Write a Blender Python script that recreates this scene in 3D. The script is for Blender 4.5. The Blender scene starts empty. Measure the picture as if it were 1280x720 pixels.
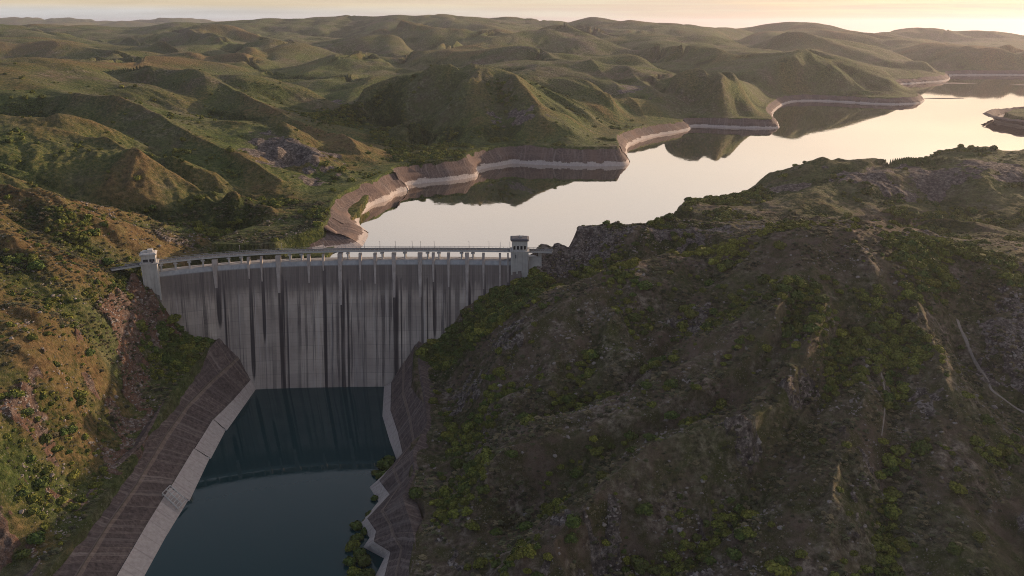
import bpy, math, random
import numpy as np
from mathutils import Vector, Matrix
random.seed(7); RNG = np.random.default_rng(7)
scene = bpy.context.scene
COL = scene.collection

# ------------------------------------------------------------------ survey
HC = 205.0                       # camera height over the tail water
PITCH = math.radians(18.26)
CP, SP = math.cos(PITCH), math.sin(PITCH)
W = 65.0                         # reservoir level
def sight(px, py, Y=None, z=None):
    """bearing read off the photograph -> surveyed point, from its range or its level"""
    xi, yi = (px-640)/1000.0, (360-py)/1000.0
    a, b = CP+yi*SP, -SP+yi*CP
    t = Y/a if Y is not None else (z-HC)/b
    return (t*xi, t*a, HC+t*b)

# ------------------------------------------------------------------ helpers
def mesh_np(name, co, quads, mat=None, smooth=True, parent=None, mats=None, midx=None):
    me = bpy.data.meshes.new(name)
    co = np.asarray(co, np.float32); quads = np.asarray(quads, np.int32)
    n = quads.shape[1]
    me.vertices.add(len(co)); me.vertices.foreach_set('co', co.ravel())
    me.loops.add(quads.size); me.loops.foreach_set('vertex_index', quads.ravel())
    me.polygons.add(len(quads))
    me.polygons.foreach_set('loop_start', np.arange(0, quads.size, n, dtype=np.int32))
    me.polygons.foreach_set('loop_total', np.full(len(quads), n, np.int32))
    if smooth: me.polygons.foreach_set('use_smooth', np.ones(len(quads), bool))
    for m in (mats or ([mat] if mat else [])): me.materials.append(m)
    if midx is not None: me.polygons.foreach_set('material_index', np.asarray(midx, np.int32))
    me.update(calc_edges=True)
    o = bpy.data.objects.new(name, me); COL.objects.link(o)
    if parent: o.parent = parent
    return o
class MB:
    """collects boxes, bars and strips and links them as one mesh object"""
    def __init__(s): s.v=[]; s.f=[]; s.uv=[]
    def box(s, c, size, rz=0.0, taper=1.0, M=None):
        b=len(s.v); R = M or Matrix.Rotation(rz,3,'Z')
        for dz in (-.5,.5):
            k = taper if dz>0 else 1
            for dx,dy in ((-.5,-.5),(.5,-.5),(.5,.5),(-.5,.5)):
                s.v.append(tuple(Vector(c)+R@Vector((dx*size[0]*k,dy*size[1]*k,dz*size[2]))))
        for q in ((0,3,2,1),(4,5,6,7),(0,1,5,4),(1,2,6,5),(2,3,7,6),(3,0,4,7)): s.f.append(tuple(b+i for i in q))
    def bar(s, a, b, r, r2=None, n=6):
        a,b=Vector(a),Vector(b); r2=r if r2 is None else r2
        d=(b-a).normalized(); u=d.orthogonal().normalized(); w=d.cross(u); k=len(s.v)
        for p,rr in ((a,r),(b,r2)):
            for i in range(n):
                t=2*math.pi*i/n; s.v.append(tuple(p+u*math.cos(t)*rr+w*math.sin(t)*rr))
        for i in range(n): j=(i+1)%n; s.f.append((k+i,k+j,k+n+j,k+n+i))
        s.f.append(tuple(k+n-1-i for i in range(n))); s.f.append(tuple(k+n+i for i in range(n)))
    def hexa(s, pts):      # eight corners: bottom ring, top ring
        b=len(s.v); s.v += [tuple(p) for p in pts]
        for q in ((0,3,2,1),(4,5,6,7),(0,1,5,4),(1,2,6,5),(2,3,7,6),(3,0,4,7)): s.f.append(tuple(b+i for i in q))
    def build(s, name, mat, parent=None, origin=(0,0,0)):
        me=bpy.data.meshes.new(name); o0=Vector(origin)
        me.from_pydata([tuple(Vector(v)-o0) for v in s.v],[],s.f); me.materials.append(mat); me.update()
        o=bpy.data.objects.new(name,me); COL.objects.link(o)
        if parent: o.parent=parent
        return o
def empty(name, loc, rz=0):
    o=bpy.data.objects.new(name,None); COL.objects.link(o); o.location=loc; o.rotation_euler=(0,0,rz); o.empty_display_size=.5; return o
def tag(o, label=None, cat=None, group=None, kind=None):
    if label: o['label']=label
    if cat: o['category']=cat
    if group: o['group']=group
    if kind: o['kind']=kind
    return o
def keep(o):   # parts given in world coordinates under an empty at its base
    o.matrix_parent_inverse = Matrix.Translation(-Vector(o.parent.location)); return o

# ------------------------------------------------------------------ noise
def h2(ix, iy, s=0):
    n = (ix.astype(np.int64)*374761393 + iy.astype(np.int64)*668265263 + s*974634777) & 0xffffffff
    n = ((n ^ (n>>13))*1274126177) & 0xffffffff
    n = n ^ (n>>16)
    return (n & 0xffffff).astype(np.float32)/np.float32(0xffffff)
def vnoise(x, y, s=0):
    ix, iy = np.floor(x), np.floor(y); fx, fy = (x-ix).astype(np.float32), (y-iy).astype(np.float32)
    ux, uy = fx*fx*fx*(fx*(fx*6-15)+10), fy*fy*fy*(fy*(fy*6-15)+10)
    ix=ix.astype(np.int64); iy=iy.astype(np.int64)
    a,b,c,d = h2(ix,iy,s),h2(ix+1,iy,s),h2(ix,iy+1,s),h2(ix+1,iy+1,s)
    return (a*(1-ux)+b*ux)*(1-uy)+(c*(1-ux)+d*ux)*uy
def fbm(x, y, o=4, s=0, g=.5):
    t=0; a=1; n=0
    for k in range(o):
        t=t+a*vnoise(x*2**k+k*17.3, y*2**k-k*9.1, s+k); n+=a; a*=g
    return t/n
def sstep(a,b,x): 
    t=np.clip((x-a)/(b-a),0,1); return t*t*(3-2*t)
def gully(x, y, dx, dy, freq, s=0):
    """ridges and gullies that run along the slope direction (dx,dy)"""
    X, Y = x*freq, y*freq; ix, iy = np.floor(X), np.floor(Y); fx, fy = X-ix, Y-iy
    sx, sy = -dy*2*math.pi, dx*2*math.pi
    va=0; vx=0; vy=0; wt=0
    for i in (-1,0,1):
        for j in (-1,0,1):
            hx=h2((ix+i).astype(np.int64),(iy+j).astype(np.int64),s)-.5; hy=h2((ix+i).astype(np.int64),(iy+j).astype(np.int64),s+31)-.5
            px=fx-i-.5-hx*.7; py=fy-j-.5-hy*.7
            w=np.exp(-(px*px+py*py)*2.2); m=px*sx+py*sy
            c=np.cos(m); sn=np.sin(m)
            va=va+c*w; vx=vx-sn*w*sx; vy=vy-sn*w*sy; wt=wt+w
    return va/wt, vx/wt, vy/wt

# ------------------------------------------------------------------ relief: ridge and valley lines
RIDGES = [
 # left foreground hill
 [(-200,180,470),(-80,215,470),(0,235,470),(60,250,475),(130,275,480),(200,300,488),(250,312,500)],
 [(0,228,540),(60,244,545),(110,258,545),(200,277,550),(300,290,540),(360,300,520)],
 [(0,300,400)],[(0,400,330)],[(0,500,285)],[(60,400,340)],[(-200,300,400)],[(-250,500,285)],[(-200,720,230)],
 [(0,600,262),(60,600,270),(90,600,285)],[(0,720,240),(30,725,236)],[(60,650,252)],
 [(100,350,390),(150,338,428)],[(150,352,422),(135,400,380),(120,420,366),(108,480,332),(128,540,308),(150,560,318)],
 [(192,352,441),(197,375,432),(188,420,412),(178,470,378),(168,520,348),(168,558,328)],
 [(230,400,436),(250,440,430)],[(285,412,450)],[(240,385,447)],[(196,358,441)],
 [(300,313,520)],[(60,320,405)],
 # brown ridge and the one behind it
 [(-120,120,700),(0,145,680),(60,152,660),(130,175,640),(200,205,610),(270,240,580),(340,265,545),(400,288,515)],
 [(-100,150,760),(40,165,760),(130,163,730),(200,188,690),(300,238,615),(370,275,560)],
 [(-100,105,850),(0,116,850),(70,124,830),(142,134,800),(228,171,730),(300,205,670),(360,240,620),(405,262,580)],
 [(230,150,800),(310,185,720),(380,225,650)],
 [(0,88,1050),(120,107,1000),(180,122,950),(244,152,840),(290,154,810),(325,156,795),(382,183,720),(447,226,640)],
 [(318,195,725),(350,215,690),(395,235,650)],
 [(100,110,1150),(200,125,1060),(260,140,960),(330,150,900),(400,190,770)],
 [(0,85,1300),(100,92,1200),(203,98,1100),(252,102,1080),(300,124,1000),(345,148,930),(407,172,850),(450,203,750),(478,220,705)],
 [(380,100,1400),(400,118,1250),(430,142,1130),(470,160,1040),(520,172,980),(560,192,880)],
 [(428,155,980),(467,163,950),(520,182,900)],
 # rocky hill over the bay
 [(440,124,1000),(480,112,1040),(520,93,1080),(570,86,1090),(620,89,1080),(680,104,1060),(720,126,1030),(760,156,970),(782,180,915)],
 [(600,135,950),(590,165,890)],[(560,115,990),(510,150,930)],[(700,140,980),(710,168,880)],
 [(640,92,1080),(655,112,1010),(672,140,950),(690,168,885)],
 [(470,112,1350),(560,90,1450),(640,92,1400),(700,105,1300)],
 # ridges behind
 [(560,82,1650),(620,75,1700),(680,70,1750),(740,78,1650)],
 [(690,76,1600),(720,98,1400),(745,125,1220),(775,158,1060)],
 [(735,80,1550),(760,105,1340),(790,135,1180),(812,152,1100)],
 [(770,84,1500),(800,105,1330),(830,130,1200),(852,152,1120)],
 [(740,112,1380),(770,140,1190)],[(780,112,1370),(812,138,1210)],[(820,112,1400),(850,140,1220)],
 [(800,104,1450),(825,101,1370),(850,94,1340),(875,89,1330),(912,91,1310),(935,107,1260),(957,132,1200),(970,148,1170)],
 [(865,128,1200),(890,106,1240),(922,107,1230),(945,130,1180)],
 [(900,100,1650),(950,112,1500)],
 [(800,75,1900),(832,67,1900),(865,62,1900),(890,72,1850),(905,84,1780)],
 [(620,58,2300),(700,50,2400),(780,60,2200)],
 [(700,72,2000),(780,80,1850),(830,88,1700)],
 [(940,86,1850),(987,72,1760),(1020,74,1720),(1044,81,1680),(1085,97,1620),(1120,110,1570),(1150,121,1535)],
 [(960,100,1500),(980,118,1480)],[(1000,105,1600),(1060,112,1590)],
 [(930,70,2500),(990,66,2500),(1060,76,2450),(1110,90,2300),(1140,100,2180)],[(1000,80,2100),(1080,92,2000)],
 # far relief
 [(-100,36,3000),(0,37,3000),(50,42,2900),(114,57,2600),(160,70,2300)],[(0,60,2300),(60,72,2000),(120,85,1700)],
 [(0,95,1400),(120,95,1500),(180,80,1800),(240,92,1500)],
 [(138,50,2850),(183,45,2800),(228,47,2700),(260,61,2400),(305,81,1900)],[(90,62,3000),(200,72,2300),(280,90,1700)],
 [(85,88,1600),(120,84,1600),(163,84,1550),(230,96,1350)],
 [(300,62,2700),(330,60,2700),(378,65,2500),(400,72,2300)],[(320,80,2000),(360,86,1800),(370,95,1550)],
 [(365,97,1520),(382,86,1650),(410,76,1720),(443,88,1650),(455,97,1560)],[(420,70,2100),(470,80,1800),(510,95,1500)],
 [(430,55,2900),(480,55,2700),(540,75,2000)],[(500,62,2500),(560,60,2600),(600,68,2300)],
 [(-100,70,5500),(60,52,5200),(150,53,5200)],
 [(-300,26,9000),(-100,28,9000),(60,28,9000),(220,28,9000)],[(-300,45,7000),(0,46,6900),(180,47,6900)],
 [(185,38,3500),(230,27,3600),(330,25,3800),(430,19,4000),(500,23,3900),(560,27,3800),(680,28,4000),(740,25,4000),(800,33,4000),(850,32,4100),(900,37,4200),(1000,44,4200),(1060,44,4200),(1100,53,4300),(1135,49,4200),(1147,53,4200),(1180,48,4200),(1205,52,4200),(1240,51,4200),(1290,53,4200),(1450,52,4200)],
 [(200,60,3300),(300,50,3300),(400,45,3300),(520,50,3100),(640,45,3200),(760,42,3300),(900,55,3000),(1000,62,2900)],
 [(640,60,2700),(760,52,2900),(840,62,2600),(960,66,2600)],
 [(700,38,3700),(850,45,3600),(1000,56,3500),(1120,66,3300),(1280,70,3200),(1450,75,3200)],
 [(1150,88,2600),(1280,88,2650),(1450,88,2650)],
 [(1170,64,3300),(1230,62,3300)],
 [(300,60,6500),(700,60,6500),(1100,70,6500),(1500,70,6500)],
 # right of the tail water
 [(545,425,450),(550,470,420),(555,530,365),(545,590,312),(545,650,275),(560,720,238)],
 [(680,350,462)],[(550,398,452)],[(580,374,457)],[(640,349,462)],
 [(540,485,398),(560,450,400),(600,420,395),(640,394,400),(695,360,404),(762,333,406),(839,320,406),(900,308,406),(927,298,408),(1000,284,410),(1050,274,412),(1110,282,408),(1170,300,402),(1230,320,400),(1290,338,390),(1400,330,380)],
 # abutment bluff
 [(672,316,474),(680,305,482),(700,291,486),(735,283,490),(780,279,495),(850,278,500),(900,280,500),(960,286,480)],
 [(600,408,424),(640,378,440),(672,352,455)],[(672,340,467)],[(700,374,446),(760,352,446),(830,338,448),(890,320,452)],[(690,340,466),(740,330,466),(800,318,466),(860,308,468)],
 # hill over the lake on the right
 [(806,273,592),(830,259,600),(880,252,620),(960,232,650),(1020,213,680),(1080,198,700),(1150,196,720),(1230,192,720),(1290,188,720),(1420,175,740)],
 [(850,270,575),(920,272,560),(1000,270,560),(1100,280,550)],
 [(960,255,600),(1030,232,625),(1085,210,655)],[(1100,245,610),(1180,250,605),(1240,240,620)],
 [(1140,282,540),(1200,290,520),(1290,305,500),(1420,320,480)],[(1240,275,560),(1300,262,590)],
]
RF_C=[(520,30,395),(560,40,392),(600,46,395),(640,58,400),(695,72,404),(762,83,406),(839,89,406),(900,94,406),(1000,103,410),(1050,107,412),(1110,104,408),(1170,99,402),(1230,90,400),(1290,86,392),(1450,84,385)]
RF_B=[(520,18,236),(560,19,238),(640,22,233),(760,27,228),(900,34,218),(1100,37,215),(1290,33,220),(1450,33,220)]
def rf(px,py,off=0):
    zc,yc_=[float(np.interp(px,[a[0] for a in RF_C],[a[k] for a in RF_C])) for k in (1,2)]
    zb,yb_=[float(np.interp(px,[a[0] for a in RF_B],[a[k] for a in RF_B])) for k in (1,2)]
    m=(zc-zb)/(yc_-yb_); yi=(360-py)/1000; tn=(SP-yi*CP)/(CP+yi*SP)
    return (px,py,(HC-zc-off+m*yc_)/(tn+m))
S1=[(545,655),(567,635),(633,582),(691,555),(740,547),(829,504),(909,460),(960,415),(985,370)]
S2=[(655,725),(695,711),(740,649),(767,618),(815,578),(887,544),(935,529),(975,490),(1010,440),(1035,390)]
S3=[(600,470),(650,430),(690,400),(745,370)]
S4=[(640,500),(705,430),(745,415),(800,350)]
S5=[(1000,725),(1030,640),(1060,560),(1085,480),(1095,420),(1080,350),(1050,290)]
S6=[(1190,725),(1205,640),(1190,540),(1165,430),(1140,350)]
S7=[(745,545),(800,590),(700,640)]
G1=[(640,655),(700,600),(760,575),(830,545),(900,512),(950,470),(990,420)]
G2=[(740,725),(800,690),(862,690),(900,640),(945,590),(985,535),(1030,470),(1060,420)]
G3=[(590,565),(640,525),(700,505),(780,470),(820,430),(850,380),(880,345)]
G4=[(1100,725),(1110,640),(1115,560),(1115,480),(1120,400)]
G5=[(660,490),(700,465),(735,440),(770,400)]
G6=[(1280,725),(1270,640),(1245,560)]
for L,o in ((S1,6),(S2,6),(S3,4),(S4,4),(S5,3),(S6,3),(G1,-5),(G2,-7),(G3,-5),(G4,-5),(G5,-4),(G6,-4)): RIDGES.append([rf(a,b,o) for a,b in L])
RIDGES += [[rf(1205,400,-8),rf(1215,445,-8),rf(1250,497,-8),rf(1290,522,-8)],[rf(1250,400,2),rf(1290,440,2)],[rf(1250,350,3),rf(1300,370,3)],[rf(560,560,0)],[rf(560,700,0)],[rf(1400,500,0)],[rf(1400,650,0)],
 [(830,254,640),(880,245,670),(960,235,710),(1020,226,745),(1080,219,770),(1150,215,790),(1230,213,800),(1290,212,800)],
 [(700,306,515),(735,304,520),(790,298,525),(850,292,530),(900,290,530)]]
CTRL=[]
for line in RIDGES:
    P=[sight(a,b,Y=c) for a,b,c in line]
    L=[(math.atan2(x,y), math.log(math.hypot(x,y)), z) for x,y,z in P]
    CTRL.append(L[0])
    for a,b in zip(L[:-1],L[1:]):
        n=max(1,int(math.hypot(b[0]-a[0],b[1]-a[1])/.035))
        for k in range(1,n+1):
            t=k/n; CTRL.append(tuple(a[i]*(1-t)+b[i]*t for i in range(3)))
# land below and behind the camera and far to the sides
for th in (-.85,-.6,-.3,0,.3,.6,.85):
    CTRL.append((th, math.log(95), 10.0)); CTRL.append((th, math.log(160), 20.0 if abs(th)>.25 else -6))
for th in (-.85,.85):
    for r,z in ((300,70),(600,110),(1200,125),(2500,140),(5000,140),(9000,120)): CTRL.append((th,math.log(r),z))
for th in (-.1,.1,.3,.5): CTRL.append((th,math.log(12500),30))
CTRL=np.array(CTRL)
# merge near-duplicates
key=np.round(CTRL[:,:2]/.008).astype(int); _,ui=np.unique(key,axis=0,return_index=True); CTRL=CTRL[np.sort(ui)]

TH0,TH1,LR0,LR1=-.80,.80,math.log(92),math.log(14000)
def rbf():
    P=CTRL[:,:2]; z=CTRL[:,2]; n=len(P)
    D=np.hypot(P[:,None,0]-P[None,:,0],P[:,None,1]-P[None,:,1])
    A=np.zeros((n+3,n+3)); A[:n,:n]=D+np.eye(n)*-9e-3
    A[:n,n]=1; A[:n,n+1:]=P; A[n,:n]=1; A[n+1:,:n]=P.T
    w=np.linalg.solve(A,np.r_[z,0,0,0])
    nt,nr=300,900
    th=np.linspace(TH0,TH1,nt); lr=np.linspace(LR0,LR1,nr)
    G=np.empty((nr,nt))
    for i in range(nr):
        d=np.hypot(th[:,None]-P[None,:,0], lr[i]-P[None,:,1])
        G[i]=d@w[:n]+w[n]+th*w[n+1]+lr[i]*w[n+2]
    k=np.array([1,4,6,4,1.])/16
    for _ in range(2):
        Gp=np.pad(G,2,mode='edge')
        G=sum(k[i]*Gp[i:i+nr,2:-2] for i in range(5)); Gp=np.pad(G,2,mode='edge')
        G=sum(k[i]*Gp[2:-2,i:i+nt] for i in range(5))
    Gs=G.copy()
    for _ in range(7):
        Gp=np.pad(Gs,2,mode='edge'); Gs=sum(k[i]*Gp[i:i+nr,2:-2] for i in range(5)); Gp=np.pad(Gs,2,mode='edge'); Gs=sum(k[i]*Gp[2:-2,i:i+nt] for i in range(5))
    wgt=np.clip((lr-math.log(950))/.25,0,1)[:,None]*np.clip((math.log(3300)-lr)/.1,0,1)[:,None]
    return G*(1-wgt)+Gs*wgt
G0=rbf()
def samp(G, x, y):
    th=np.arctan2(x,y); lr=np.log(np.hypot(x,y))
    nr,nt=G.shape
    u=np.clip((th-TH0)/(TH1-TH0)*(nt-1),0,nt-1.001); v=np.clip((lr-LR0)/(LR1-LR0)*(nr-1),0,nr-1.001)
    i=u.astype(int); j=v.astype(int); fu=u-i; fv=v-j
    return (G[j,i]*(1-fu)+G[j,i+1]*fu)*(1-fv)+(G[j+1,i]*(1-fu)+G[j+1,i+1]*fu)*fv

# ------------------------------------------------------------------ water outlines
def lake(px,py): x,y,_=sight(px,py,z=W); return (x,y)
FAR_SHORE=[(452,308),(463,292),(452,282),(449,270),(466,256),(488,250),(497,241),(514,238),(505,233),(530,229),(562,226),(592,222),(600,219),(597,214),(612,209),(632,206),(640,204),(670,206),(720,208),(760,208),(786,207),(788,202),(784,194),(783,186),(790,180),(802,175),(820,170),(850,165),(864,162),(864,158),(880,158),(920,160),(976,161),(974,155),(967,149),(966,142),(972,135),(986,127),(1020,126),(1060,128),(1090,130),(1120,131),(1157,129),(1154,122),(1142,116),(1125,110),(1118,106),(1150,104),(1186,101),(1188,97),(1186,94),(1220,94),(1285,94),(1420,95)]
FS=[lake(*p) for p in FAR_SHORE]
NEAR=[(1500,1500),(1000,1040),(700,900),(560,870),(420,830),(300,775),(190,700),(130,640),(lake(806,276)),(100,575),(116,562),(92,548),(45,536),(18,520),(12,496),(8,484)]
DAMBACK=[(7,474),(-40,480),(-100,480),(-118,478)]
def chaikin(P,n=1,closed=False):
    for _ in range(n):
        Q=[P[0]]
        for a,b in zip(P[:-1],P[1:]):
            Q+= [(a[0]*.78+b[0]*.22,a[1]*.78+b[1]*.22),(a[0]*.22+b[0]*.78,a[1]*.22+b[1]*.78)]
        P=Q+[P[-1]]
    return P
FSs=chaikin(FS,2)
LAKE=[(-112,484)]+FSs+NEAR+DAMBACK
ISLE=[(x,y) for x,y in [lake(1243,150),lake(1256,155),lake(1285,160),lake(1380,166),lake(1400,150),lake(1340,142),lake(1280,142),lake(1254,145)]]
def pool(px,py): x,y,_=sight(px,py,z=0); return (x,y)
POOL_R_PX=[(480,482),(478,520),(487,551),(497,578),(462,609),(473,627),(449,656),(462,672),(454,684),(480,698),(467,722),(450,790)]
POOL_L_PX=[(323,482),(281,539),(262,574),(235,625),(178,722),(128,800)]
PR=[pool(*p) for p in POOL_R_PX]; PL=[pool(*p) for p in POOL_L_PX]
POOL=[(-152,470)]+PL+[(-143,120),(-40,120)]+PR+[(-78,470)]
def sdist(x,y,poly,openends=None):
    P=np.array(poly); Q=np.roll(P,-1,axis=0)
    d=np.full(x.shape,1e9); ins=np.zeros(x.shape,bool)
    for (ax,ay),(bx,by) in zip(P,Q):
        ex,ey=bx-ax,by-ay; L=ex*ex+ey*ey
        if L<1e-9: continue
        t=np.clip(((x-ax)*ex+(y-ay)*ey)/L,0,1)
        d=np.minimum(d,(x-ax-t*ex)**2+(y-ay-t*ey)**2)
        c=((ay>y)!=(by>y))
        if abs(by-ay)>1e-9: ins^= c&(x<(bx-ax)*(y-ay)/(by-ay)+ax)
    d=np.sqrt(d); return np.where(ins,-d,d)
def bank_h(x,y):     # height of the drawdown rim above the lake
    r=np.hypot(x,y)
    return np.interp(r,[480,520,580,700,850,1150,1600,2600],[8,11,15,17.5,18.5,12.5,11,14])
BW=12.0
def bwf(x,y): return np.interp(np.hypot(x,y),[520,560,650],[30,25,12])
# cliffs: (px,py,range, radius m across, radius m deep, strength)
def blob(px,py,Y,rx,ry,s=1): x,y,z=sight(px,py,Y=Y); return (x,y,rx,ry,s)
ROCKS=[blob(172,400,405,9,30,1),blob(155,470,360,8,26,1),blob(145,530,315,6,18,.85),blob(20,450,305,9,8,.55),blob(12,640,252,9,9,.85),blob(40,545,295,7,6,.55),blob(225,300,500,14,8,.8),blob(80,600,275,6,6,.5),
 blob(365,195,705,42,45,1.15),blob(335,175,740,22,30,1.0),blob(20,215,520,12,14,.7),blob(400,225,655,16,22,.8),
 blob(650,158,925,15,18,.95),blob(618,148,940,9,16,.85),blob(690,165,910,11,12,.75),blob(740,150,960,10,18,.6),blob(400,125,1180,45,60,.8),blob(790,118,1280,50,90,.6),
 blob(700,318,474,20,14,1.1),blob(760,300,482,30,14,1.1),blob(840,295,482,34,14,1.05),blob(900,292,482,16,10,.7),
 blob(1090,235,640,40,28,1.0),blob(1165,225,650,38,30,1),blob(1240,220,660,34,30,.9),blob(985,228,640,24,20,.9),blob(820,270,585,12,10,1)]
ROCKS+=[(*sight(*rf(a,b))[:2],rx,ry,st) for a,b,rx,ry,st in ((575,475,8,13,.85),(645,425,8,9,.85),(572,690,5,18,.8),(720,700,5,16,.75),(865,690,6,14,.7),(1000,510,7,12,.55),(870,390,10,12,.65),(700,520,7,10,.5),(1080,620,10,10,.6),(1150,500,11,12,.7),(1245,430,10,18,1),(1275,400,10,18,1),(1010,620,7,10,.5),(1265,640,8,16,.55),(1120,690,10,10,.6),(1000,395,8,9,.5),(930,560,7,8,.5),(1060,540,8,9,.55),(690,650,6,7,.5))]
def blobs(x,y,B):
    m=np.zeros(x.shape)
    for bx,by,rx,ry,s in B:
        r=np.hypot(bx,by); c,sn=by/r,bx/r           # across / along the bearing
        dx,dy=x-bx,y-by; u=dx*c-dy*sn; v=dx*sn+dy*c
        m=np.maximum(m, s*np.exp(-((u/rx)**2+(v/ry)**2)))
    return m
def spur(pts,A,wd):
    P=[sight(a,b,Y=c)[:2] for a,b,c in pts]; P=[(u,v+random.uniform(-1,1)) for u,v in P]; R_=[math.hypot(*p) for p in P]
    return ((min(R_)-wd*5,max(R_)+wd*5,P),A,wd)
def pdist(x,y,P):
    d=np.full(x.shape,1e9)
    for (ax,ay),(bx,by) in zip(P[:-1],P[1:]):
        ex,ey=bx-ax,by-ay; L=ex*ex+ey*ey; t=np.clip(((x-ax)*ex+(y-ay)*ey)/L,0,1); d=np.minimum(d,(x-ax-t*ex)**2+(y-ay-t*ey)**2)
    return np.sqrt(d)
SPURS=[spur([rf(*p,6) for p in S1],12,8),spur([rf(*p,6) for p in S2],12,8),spur([rf(*p,4) for p in S3],8,8),spur([rf(*p,4) for p in S4],8,8),spur([rf(*p,5) for p in S5],1,11),spur([rf(*p,5) for p in S6],1,11),
 spur([rf(*p,-5) for p in G1],-6,8),spur([rf(*p,-7) for p in G2],-8,8),spur([rf(*p,-5) for p in G3],-6,8),spur([rf(*p,-5) for p in G4],-5,7),spur([rf(*p,-4) for p in G5],-5,7),
 spur([rf(1205,400),rf(1215,445),rf(1250,497),rf(1290,522)],-5,7),
 spur([(690,374,444),(760,352,448),(830,338,450),(890,320,455)],-3,10), spur([(680,305,482),(700,291,486),(735,283,490),(780,279,495),(850,278,500),(900,280,500)],3,9),
 spur([(128,176,640),(200,206,610),(270,241,580),(340,266,545)],8,16),
 spur([(70,124,830),(142,134,800),(228,171,730),(300,205,670),(360,240,620)],9,18),
 spur([(203,98,1100),(252,102,1080),(300,124,1000),(345,148,930),(407,172,850),(450,203,750)],10,20),
 spur([(150,163,730),(200,188,690),(300,238,615)],-7,16),
 spur([(260,140,960),(330,150,900),(400,190,770)],-7,18),
 spur([(590,90,1085),(600,110,1010),(590,150,920)],4,26),spur([(640,92,1080),(655,112,1010),(690,168,885)],4,26),spur([(540,92,1085),(530,120,1000),(510,160,920)],4,26),
 spur([(740,80,1500),(790,135,1180),(812,152,1100)],9,24),spur([(775,84,1480),(852,152,1120)],9,24),
]
def height(x,y,full=True):
    """final ground level and land cover fields"""
    r=np.hypot(x,y)
    wx=x+ (vnoise(x/90,y/90,3)-.5)*30; wy=y+(vnoise(x/90,y/90,4)-.5)*30
    z0=samp(G0,x,y)
    e=np.maximum(1.5,r*.006)
    gx=(samp(G0,x+e,y)-samp(G0,x-e,y))/(2*e); gy=(samp(G0,x,y+e)-samp(G0,x,y-e))/(2*e)
    far=sstep(900,2600,r)
    z=z0.copy(); ero=np.zeros_like(z)
    amp=np.where(r<1e9,1.,1.)
    for lam,a,s,rmin,rmax in ((760,60,11,1700,1e9),(330,30,12,1000,1e9),(150,12.5,13,560,1e9),(70,4.6,14,260,8000),(33,2.4,15,0,4500),(15,1.2,16,0,2200),(7.5,.55,17,0,900)):
        m=(r>rmin*.75)&(r<rmax)
        if not m.any(): continue
        g=np.sqrt(gx[m]**2+gy[m]**2)+1e-6; st=np.clip(g*3.2,.7,1.05)/g
        va,vx,vy=gully(wx[m],wy[m],gx[m]*st,gy[m]*st,1/lam,s)
        fade=(sstep(rmin*.75,rmin*1.3+1,r[m]) if rmin else 1)*(1-.4*sstep(2900,3900,r[m]))*np.where(r[m]<470,.62,1.)
        k=a*np.clip(g*3.0,.45,1.15)*fade*(1 if lam>100 else (1-.45*sstep(560,800,r[m])))
        z[m]+=va*k; ero[m]+=va*np.minimum(1,a*fade/3.0)*.5
        gx[m]+=vx*k/lam*.55; gy[m]+=vy*k/lam*.55
    for lam,a,s_,r0,r1 in ((720,92,21,1500,2600),(300,26,22,1000,1900),(140,8,23,700,1200)):
        k=sstep(r0,r1,r)*a*(1-.25*sstep(3000,3900,r)); m=k>0
        if m.any():
            bx=x[m]+(vnoise(x[m]/lam*1.3,y[m]/lam*1.3,s_+5)-.5)*lam*.7; by=y[m]+(vnoise(x[m]/lam*1.3,y[m]/lam*1.3,s_+6)-.5)*lam*.7
            bl=np.sqrt((2*vnoise(bx/lam,by/lam,s_)-1)**2+.004)-.28; z[m]+=k[m]*bl; ero[m]+=bl*1.2
    for L,A,wd in SPURS:
        m=(r>L[0])&(r<L[1]);
        if m.any():
            dd=pdist(wx[m]*.35+x[m]*.65,wy[m]*.35+y[m]*.65,L[2]); e_=np.exp(-dd/wd); z[m]+=A*e_; ero[m]+=np.sign(A)*.9*e_*e_
    bx_=x+(fbm(x/13,y/13,4,33)-.5)*38; by_=y+(fbm(x/13,y/13,4,34)-.5)*44
    rock=blobs(bx_,by_,ROCKS)
    rn=fbm(wx/16,wy/16,4,40)
    rock=rock*(.55+.9*rn)
    slope=np.sqrt(gx*gx+gy*gy)
    rockm=sstep(.42,.66,rock+.22*sstep(.5,.9,slope)*(r<1500))
    near=r<1700
    # crags: sharp ribs
    q=np.zeros_like(z)
    xs,ys=wx[near],wy[near]
    c1=1-np.abs(2*vnoise(xs/9+7,ys/14,50)-1); c2=1-np.abs(2*vnoise(xs/4.2,ys/6,51)-1); c3=vnoise(xs/1.9,ys/2.2,52)
    c4=1-np.abs(2*vnoise(xs/24,ys/30,53)-1)
    q[near]=(c1*3.2+c2*2.2+c3*1.2+c4*3.4-4.6)
    q*=1-.8*np.exp(-((x-24)/22)**2-((y-476)/24)**2)
    z+=q*rockm*np.clip(slope*1.3-.15,0,1.2)
    # hummocks on the open ground
    nn=r<900
    z[nn]+=(fbm(x[nn]/5.5,y[nn]/5.5,4,60)-.5)*1.5+(fbm(x[nn]/22,y[nn]/22,3,66)-.5)*2.4
    # ---- lake and its rim
    z=np.where(r>7000, z-sstep(7000,9000,r)*sstep(-.28,-.18,np.arctan2(x,y))*140, z)
    nl=(r>430)&(r<3200)&(y>np.interp(x,[-215,-207,-175,-102,7,8],[452,444,458,474,474,478]))
    d=np.full(x.shape,1e6); d[nl]=sdist(x[nl],y[nl],LAKE)
    di=np.full(x.shape,1e6); ni=nl&(x>380)&(r<1900)
    if ni.any(): di[ni]=sdist(x[ni],y[ni],ISLE)
    isl=di<60
    top=W+bank_h(x,y)
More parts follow.
